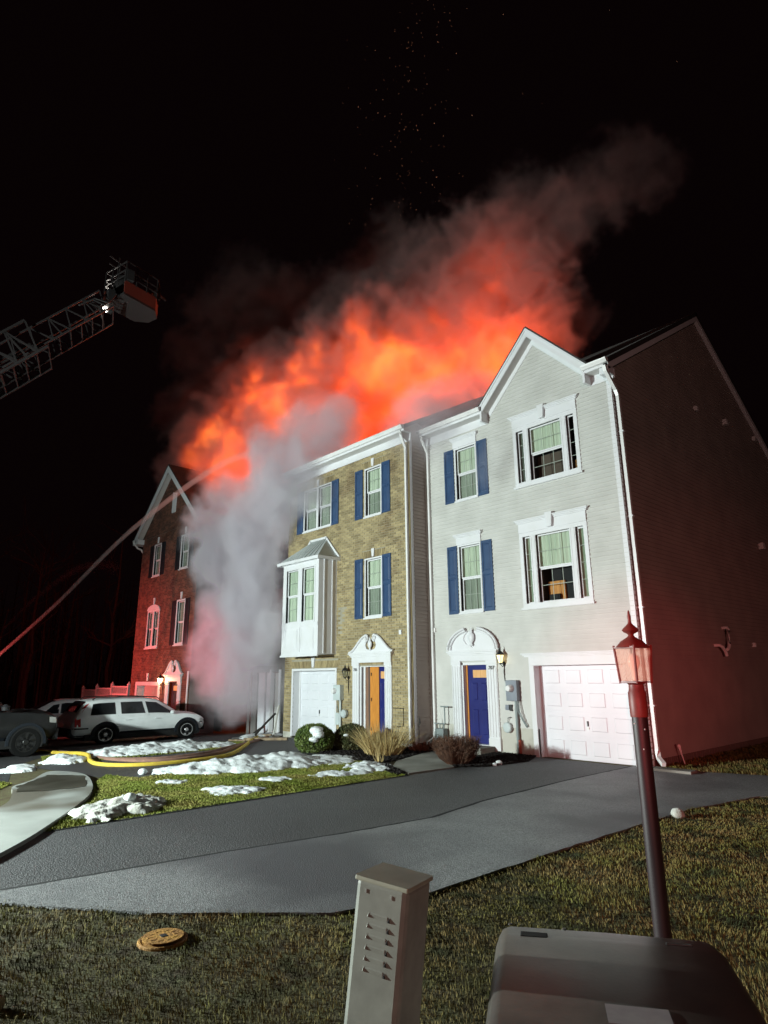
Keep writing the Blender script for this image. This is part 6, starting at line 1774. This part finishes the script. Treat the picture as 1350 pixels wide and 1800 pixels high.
SMOKE_BACK = [(-33.05, 16.0, 20.6, 1.6, 0.2), (-32.37, 17.0, 23.87, 1.7, 0.2), (-30.07, 18.5, 23.43, 1.7, 0.26), (-33.07, 15.0, 16.55, 1.3, 0.22), (-27.14, 19.0, 23.04, 1.6, 0.2), (-33.32, 19.0, 28.65, 1.7, 0.12), (-23.14, 20.0, 22.62, 1.6, 0.14), (-21.44, 21.0, 22.57, 1.5, 0.3), (-19.36, 21.5, 22.42, 1.6, 0.35), (-22.37, 21.5, 25.52, 1.4, 0.16), (-30.4, 14.0, 12.47, 1.1, 0.35), (-29.88, 14.8, 13.82, 1.2, 0.6), (-29.36, 15.6, 15.71, 1.3, 0.6), (-29.58, 16.5, 17.97, 1.3, 0.55), (-27.73, 17.2, 18.39, 1.4, 0.7), (-31.43, 17.0, 21.47, 1.2, 0.2), (-28.52, 13.5, 11.0, 0.9, 0.5), (-26.06, 13.6, 10.74, 1.1, 0.8), (-24.54, 14.2, 11.34, 1.2, 0.9), (-22.65, 14.8, 12.08, 1.4, 0.9), (-21.04, 15.5, 12.87, 1.4, 0.9), (-19.87, 16.5, 12.91, 1.4, 0.9), (-18.72, 17.5, 12.69, 1.3, 0.8), (-27.88, 16.0, 15.18, 1.2, 0.7), (-26.17, 17.0, 16.22, 1.6, 0.9), (-22.86, 17.5, 15.84, 1.8, 1), (-20.99, 18.5, 15.18, 1.8, 1), (-19.25, 19.5, 15.17, 1.7, 1), (-17.94, 20.5, 15.75, 1.7, 0.9), (-16.33, 21.5, 16.06, 1.7, 0.8), (-14.87, 22.5, 17.15, 1.6, 0.7), (-20.81, 19.5, 17.62, 1.8, 0.9), (-23.23, 18.5, 18.25, 1.6, 0.9), (-25.56, 18.0, 18.0, 1.5, 0.8), (-18.97, 20.5, 18.17, 1.5, 1), (-19.23, 20.5, 19.72, 0.9, 1), (-17.23, 21.5, 18.42, 1.9, 0.9), (-15.53, 22.5, 19.28, 1.8, 0.7), (-15.44, 23.0, 21.05, 1.8, 0.5), (-17.15, 22.0, 20.83, 1.6, 0.6), (-16.71, 22.5, 22.82, 1.7, 0.35), (-14.35, 23.0, 22.06, 1.6, 0.2), (-12.86, 23.5, 22.88, 1.4, 0.14), (-11.3, 24.0, 23.45, 1.3, 0.08), (-9.68, 24.5, 24.07, 1.3, 0.05), (-14.84, 23.5, 24.61, 1.5, 0.1), (-20.06, 20.5, 22.31, 1.3, 0.2), (-20.89, 20.5, 24.17, 1.3, 0.1), (-30.4, 18.0, 21.03, 1.4, 0.25), (-33.17, 19.0, 26.8, 1.7, 0.09), (-29.66, 15.0, 14.13, 1.2, 0.3), (-34.3, 16.0, 18.75, 1.5, 0.08), (-13.72, 25.0, 18.55, 1.1, 0.07), (-14.51, 24.0, 16.67, 1.2, 0.25)]
FLAMES = [(-27.2, 13.4, 11.55, 1.0, 0.6), (-27.14, 14.2, 13.06, 1.0, 0.8), (-27.48, 15.4, 15.53, 1.0, 0.7), (-26.95, 16.4, 16.97, 1.1, 0.7), (-18.67, 19.8, 18.69, 0.9, 0.9), (-24.97, 13.3, 10.7, 1.0, 0.7), (-23.9, 13.8, 11.63, 1.0, 1), (-22.56, 14.7, 12.99, 1.2, 1), (-19.29, 15.4, 12.16, 1.0, 1.2), (-22.74, 16.7, 15.99, 1.5, 1.2), (-20.83, 18.0, 16.46, 1.5, 1.2), (-19.09, 18.6, 15.4, 1.5, 1), (-18.5, 19.8, 17.84, 1.1, 1), (-17.41, 19.7, 15.42, 1.3, 0.7), (-15.53, 20.9, 15.95, 1.3, 0.6), (-14.49, 21.7, 16.67, 1.0, 0.5), (-21.06, 18.2, 18.5, 1.0, 0.6), (-16.71, 20.8, 17.29, 1.4, 0.4), (-26.36, 16.4, 16.43, 1.1, 0.7), (-18.24, 17.4, 13.05, 1.0, 0.6)]
def volume_grid(name, label, lo, hi, res, dens, material):
    """a density grid: the values sit on the points of a mesh and a Volume Cube reads them"""
    nx, ny, nz = res
    me = bpy.data.meshes.new(name + '_values')
    me.vertices.add(nx * ny * nz)
    at = me.attributes.new('val', 'FLOAT', 'POINT')
    at.data.foreach_set('value', np.ascontiguousarray(dens, dtype=np.float32).ravel())
    o = bpy.data.objects.new(name, me)
    C.objects.link(o)
    ng = bpy.data.node_groups.new(name + '_grid', 'GeometryNodeTree')
    ng.interface.new_socket('Geometry', in_out='INPUT', socket_type='NodeSocketGeometry')
    ng.interface.new_socket('Geometry', in_out='OUTPUT', socket_type='NodeSocketGeometry')
    N = ng.nodes; L = ng.links
    gi = N.new('NodeGroupInput'); go = N.new('NodeGroupOutput')
    vc = N.new('GeometryNodeVolumeCube')
    vc.inputs['Min'].default_value = lo; vc.inputs['Max'].default_value = hi
    vc.inputs['Resolution X'].default_value = nx; vc.inputs['Resolution Y'].default_value = ny; vc.inputs['Resolution Z'].default_value = nz
    pos = N.new('GeometryNodeInputPosition')
    def vm(op, a, b=None):
        n = N.new('ShaderNodeVectorMath'); n.operation = op
        L.new(a, n.inputs[0])
        if b is not None: n.inputs[1].default_value = b
        return n.outputs[0]
    s1 = vm('SUBTRACT', pos.outputs[0], lo)
    s2 = vm('MULTIPLY', s1, ((nx - 1) / (hi[0] - lo[0]), (ny - 1) / (hi[1] - lo[1]), (nz - 1) / (hi[2] - lo[2])))
    s3 = vm('ADD', s2, (.5, .5, .5)); s4 = vm('FLOOR', s3)
    sp = N.new('ShaderNodeSeparateXYZ'); L.new(s4, sp.inputs[0])
    def mth(op, a, b, c=None):
        n = N.new('ShaderNodeMath'); n.operation = op
        for i, v in enumerate((a, b, c)):
            if v is None: continue
            if isinstance(v, (int, float)): n.inputs[i].default_value = v
            else: L.new(v, n.inputs[i])
        return n.outputs[0]
    idx = mth('MULTIPLY_ADD', sp.outputs[1], nz, sp.outputs[2]) if False else mth('ADD', mth('MULTIPLY', mth('ADD', mth('MULTIPLY', sp.outputs[0], ny), sp.outputs[1]), nz), sp.outputs[2])
    na = N.new('GeometryNodeInputNamedAttribute'); na.data_type = 'FLOAT'; na.inputs[0].default_value = 'val'
    si = N.new('GeometryNodeSampleIndex'); si.data_type = 'FLOAT'; si.domain = 'POINT'; si.clamp = True
    L.new(gi.outputs[0], si.inputs['Geometry']); L.new(na.outputs[0], si.inputs['Value'])
    fi = N.new('FunctionNodeFloatToInt'); L.new(idx, fi.inputs[0]); L.new(fi.outputs[0], si.inputs['Index'])
    L.new(si.outputs[0], vc.inputs['Density'])
    sm = N.new('GeometryNodeSetMaterial'); sm.inputs['Material'].default_value = material
    L.new(vc.outputs[0], sm.inputs['Geometry']); L.new(sm.outputs[0], go.inputs[0])
    md = o.modifiers.new('grid', 'NODES'); md.node_group = ng
    me.materials.append(material)
    o['label'] = label; o['kind'] = 'stuff'
    return o
def vol_smoke(name, k, col, aniso=0.25):
    mt = bpy.data.materials.new(name); mt.use_nodes = True
    n = mt.node_tree.nodes; l = mt.node_tree.links
    n.remove(n['Principled BSDF'])
    v = n.new('ShaderNodeVolumePrincipled')
    v.inputs['Color'].default_value = (*col, 1); v.inputs['Density'].default_value = k; v.inputs['Anisotropy'].default_value = aniso
    l.new(v.outputs[0], n['Material Output'].inputs['Volume'])
    return mt
def vol_fire(name, k):
    mt = bpy.data.materials.new(name); mt.use_nodes = True
    n = mt.node_tree.nodes; l = mt.node_tree.links
    n.remove(n['Principled BSDF'])
    at = n.new('ShaderNodeAttribute'); at.attribute_name = 'density'
    cr = n.new('ShaderNodeValToRGB')
    e = cr.color_ramp.elements
    e[0].position = 0.0; e[0].color = (1.0, 0.065, 0.012, 1)
    e[1].position = 1.0; e[1].color = (1.0, 0.18, 0.022, 1)
    x = cr.color_ramp.elements.new(.5); x.color = (1.0, 0.115, 0.016, 1)
    l.new(at.outputs['Fac'], cr.inputs[0])
    em = n.new('ShaderNodeEmission'); l.new(cr.outputs[0], em.inputs[0])
    m_ = n.new('ShaderNodeMath'); m_.operation = 'MULTIPLY'; m_.inputs[1].default_value = k
    l.new(at.outputs['Fac'], m_.inputs[0]); l.new(m_.outputs[0], em.inputs[1])
    l.new(em.outputs[0], n['Material Output'].inputs['Volume'])
    return mt
def puff_field(puffs, lo, hi, vox, warp, wscale, rough, seed, edge=.45, rs=1.0, bs=.9, gap=0):
    res = tuple(int(round((hi[i] - lo[i]) / vox)) + 1 for i in range(3))
    ax = [np.linspace(lo[i], hi[i], res[i], dtype=np.float32) for i in range(3)]
    X, Y, Z = np.meshgrid(*ax, indexing='ij')
    w = wscale
    Xw = X + (fbm(X * w + seed, Y * w, Z * w, 3) - .5) * 2 * warp
    Yw = Y + (fbm(X * w, Y * w + seed + 31, Z * w, 3) - .5) * 2 * warp
    Zw = Z + (fbm(X * w, Y * w, Z * w + seed + 77, 3) - .5) * 2 * warp
    bil = 1 - fbm(Xw * bs + seed, Yw * bs, Zw * bs, 5, .6, True)
    fine = fbm(Xw * 2.2 + 3, Yw * 2.2 + seed, Zw * 2.2, 3)
    best = np.zeros(res, np.float32)
    for (px, py, pz, r, d) in puffs:
        R2 = r * rs * 1.6
        sl = tuple(slice(max(0, int((c - R2 - warp - lo[i]) / vox)), min(res[i], int((c + R2 + warp - lo[i]) / vox) + 2)) for i, c in enumerate((px, py, pz)))
        dd = np.sqrt((Xw[sl] - px) ** 2 + (Yw[sl] - py) ** 2 + (Zw[sl] - pz) ** 2) / (r * rs)
        f = 1.45 - dd + rough * (bil[sl] - .62) * 2 + rough * .4 * (fine[sl] - .5)
        v = np.clip(f / edge - .35, 0, 1); v = v * v * (3 - 2 * v) * d
        best[sl] = np.maximum(best[sl], v) + .12 * np.minimum(best[sl], v)
    best *= (.35 + 1.3 * np.clip(bil - .25, 0, 1)) * (1 if gap == 0 else np.clip(1 - gap * (1.6 - 3.2 * fbm(X * .28 + seed * 3, Y * .28, Z * .28 + 5, 3)), .12, 1.5)) 
    for a in range(3):
        s = [slice(None)] * 3
        for e in (0, -1):
            s[a] = e; best[tuple(s)] = 0
    return res, best
lo, hi = (-24.6, 10.3, -.4), (-9.0, 14.6, 12.2)
res, dn = puff_field(SMOKE_FRONT, lo, hi, .11, .55, .6, .5, 4, edge=.6, rs=1.2, bs=1.2, gap=.35)
volume_grid('smoke', 'thick pale grey smoke pouring down the front of the burning house', lo, hi, res, dn, vol_smoke('smoke_front', 1.8, (.90, .87, .92), 0.0))
lo, hi = (-36.3, 11.8, 8.6), (-6.0, 28.4, 29.2)
res, dn = puff_field(SMOKE_BACK, lo, hi, .17, 1.0, .36, 1.0, 9, edge=.45, rs=1.08, bs=.9)
volume_grid('smoke', 'billowing fire lit smoke cloud rising from the roofs and drifting right', lo, hi, res, dn, vol_smoke('smoke_back', 1.45, (.80, .62, .60), 0.1))
lo, hi = (-31.5, 12.0, 8.8), (-12.8, 24.5, 22.5)
res, dn = puff_field(FLAMES, lo, hi, .17, 1.0, .42, 1.1, 14, edge=.95, rs=1.12, bs=.95, gap=1.15)
volume_grid('flames', 'orange flames burning inside the smoke above the open roof', lo, hi, res, dn, vol_fire('fire', .66))

# ------------------------------------------------------------------ water jet
def jet():
    mt = bpy.data.materials.new('spray'); mt.use_nodes = True
    n = mt.node_tree.nodes; l = mt.node_tree.links
    n.remove(n['Principled BSDF'])
    v = n.new('ShaderNodeVolumePrincipled'); v.inputs['Color'].default_value = (.95, .95, .95, 1); v.inputs['Density'].default_value = 2.8; v.inputs['Anisotropy'].default_value = .3
    l.new(v.outputs[0], n['Material Output'].inputs['Volume'])
    M['spray'] = mt
    kn = [(-31.2, 4.2, .4), (-29.38, 6.08, 2.82), (-27.99, 7.57, 4.84), (-25.54, 8.75, 6.99), (-23.67, 9.49, 8.17), (-21.66, 10.34, 9.27), (-20.3, 11.1, 9.9), (-19.2, 12.2, 10.2), (-18.4, 13.2, 10.0)]
    P = [Vector(p) for p in kn]; out = []
    for i in range(len(P) - 1):
        p0, p1, p2, p3 = P[max(i - 1, 0)], P[i], P[i + 1], P[min(i + 2, len(P) - 1)]
        for k in range(6):
            t = k / 6
            out.append(.5 * ((2 * p1) + (p2 - p0) * t + (2 * p0 - 5 * p1 + 4 * p2 - p3) * t * t + (3 * p1 - p0 - 3 * p2 + p3) * t ** 3))
    out.append(P[-1])
    n_ = len(out)
    t = thing('water_jet', 'long arching jet of water shot from the left onto the burning roof', 'water jet', tuple(P[0]))
    MB().tube(out, [.06 + .12 * (i / n_) ** 1.5 for i in range(n_)], 10).build('stream', 'spray', t, smooth=True)
    g = np.random.default_rng(6); V = []; F = []
    for i in range(5200):
        q = g.uniform(0, 1) ** .8 * (n_ - 1.001); k = int(q); p = out[k].lerp(out[k + 1], q - k)
        s = .05 + .34 * (q / n_) ** 1.6
        c = np.array(p) + g.normal(0, 1, 3) * s * .5 + np.array([0, 0, -abs(g.normal(0, 1)) * s * .8])
        d = np.array((out[k + 1] - out[k]).normalized()) * g.uniform(.02, .06); w = g.normal(0, 1, 3); w /= np.linalg.norm(w); w *= g.uniform(.003, .006)
        b = len(V); V += [c - d, c + w, c + d, c - w]; F.append((b, b + 1, b + 2, b + 3))
    o = npmesh('spray_drops', np.array(V), np.array(F), 'drops', t); o['kind'] = 'stuff'
mat('drops', (.7, .7, .72), .3, spec=.8)
jet()
# ------------------------------------------------------------------ embers
g = np.random.default_rng(12); V = []; F = []
def ember(x, y, z, s):
    d = np.array([g.normal(0, .3), g.normal(0, .3), 1.0]); d /= np.linalg.norm(d); d *= s * g.uniform(.6, 2.2)
    w = np.cross(d, g.normal(size=3)); w /= np.linalg.norm(w); w *= s * .35; u = np.cross(d, w); u /= np.linalg.norm(u); u *= s * .35
    c = np.array([x, y, z]); b = len(V)
    V.extend([c - d, c + w, c + u, c - w, c - u, c + d])
    F.extend([(b, b + 1, b + 2), (b, b + 2, b + 3), (b, b + 3, b + 4), (b, b + 4, b + 1), (b + 5, b + 2, b + 1), (b + 5, b + 3, b + 2), (b + 5, b + 4, b + 3), (b + 5, b + 1, b + 4)])
for i in range(330):
    q = g.uniform(0, 1) ** 1.5
    yy = 19.5 + g.uniform(-1.5, 2.5)
    cx = (-22.0, -20.6, -18.7)[g.integers(0, 3)] + q * 1.5 + g.normal(0, .9 + 1.0 * q)
    ember(cx, yy, 20.5 + q * 20, g.uniform(.010, .024))
for i in range(60): ember(g.uniform(-24.5, -20.5), g.uniform(18.5, 20), g.uniform(18.2, 20.2), g.uniform(.008, .016))
for i in range(14): ember(g.uniform(-17, -4), g.uniform(19, 24), g.uniform(20, 38), g.uniform(.010, .018))
o = npmesh('embers', np.array(V), np.array(F), 'ember'); o['label'] = 'hundreds of tiny glowing sparks rising into the black sky'; o['kind'] = 'stuff'
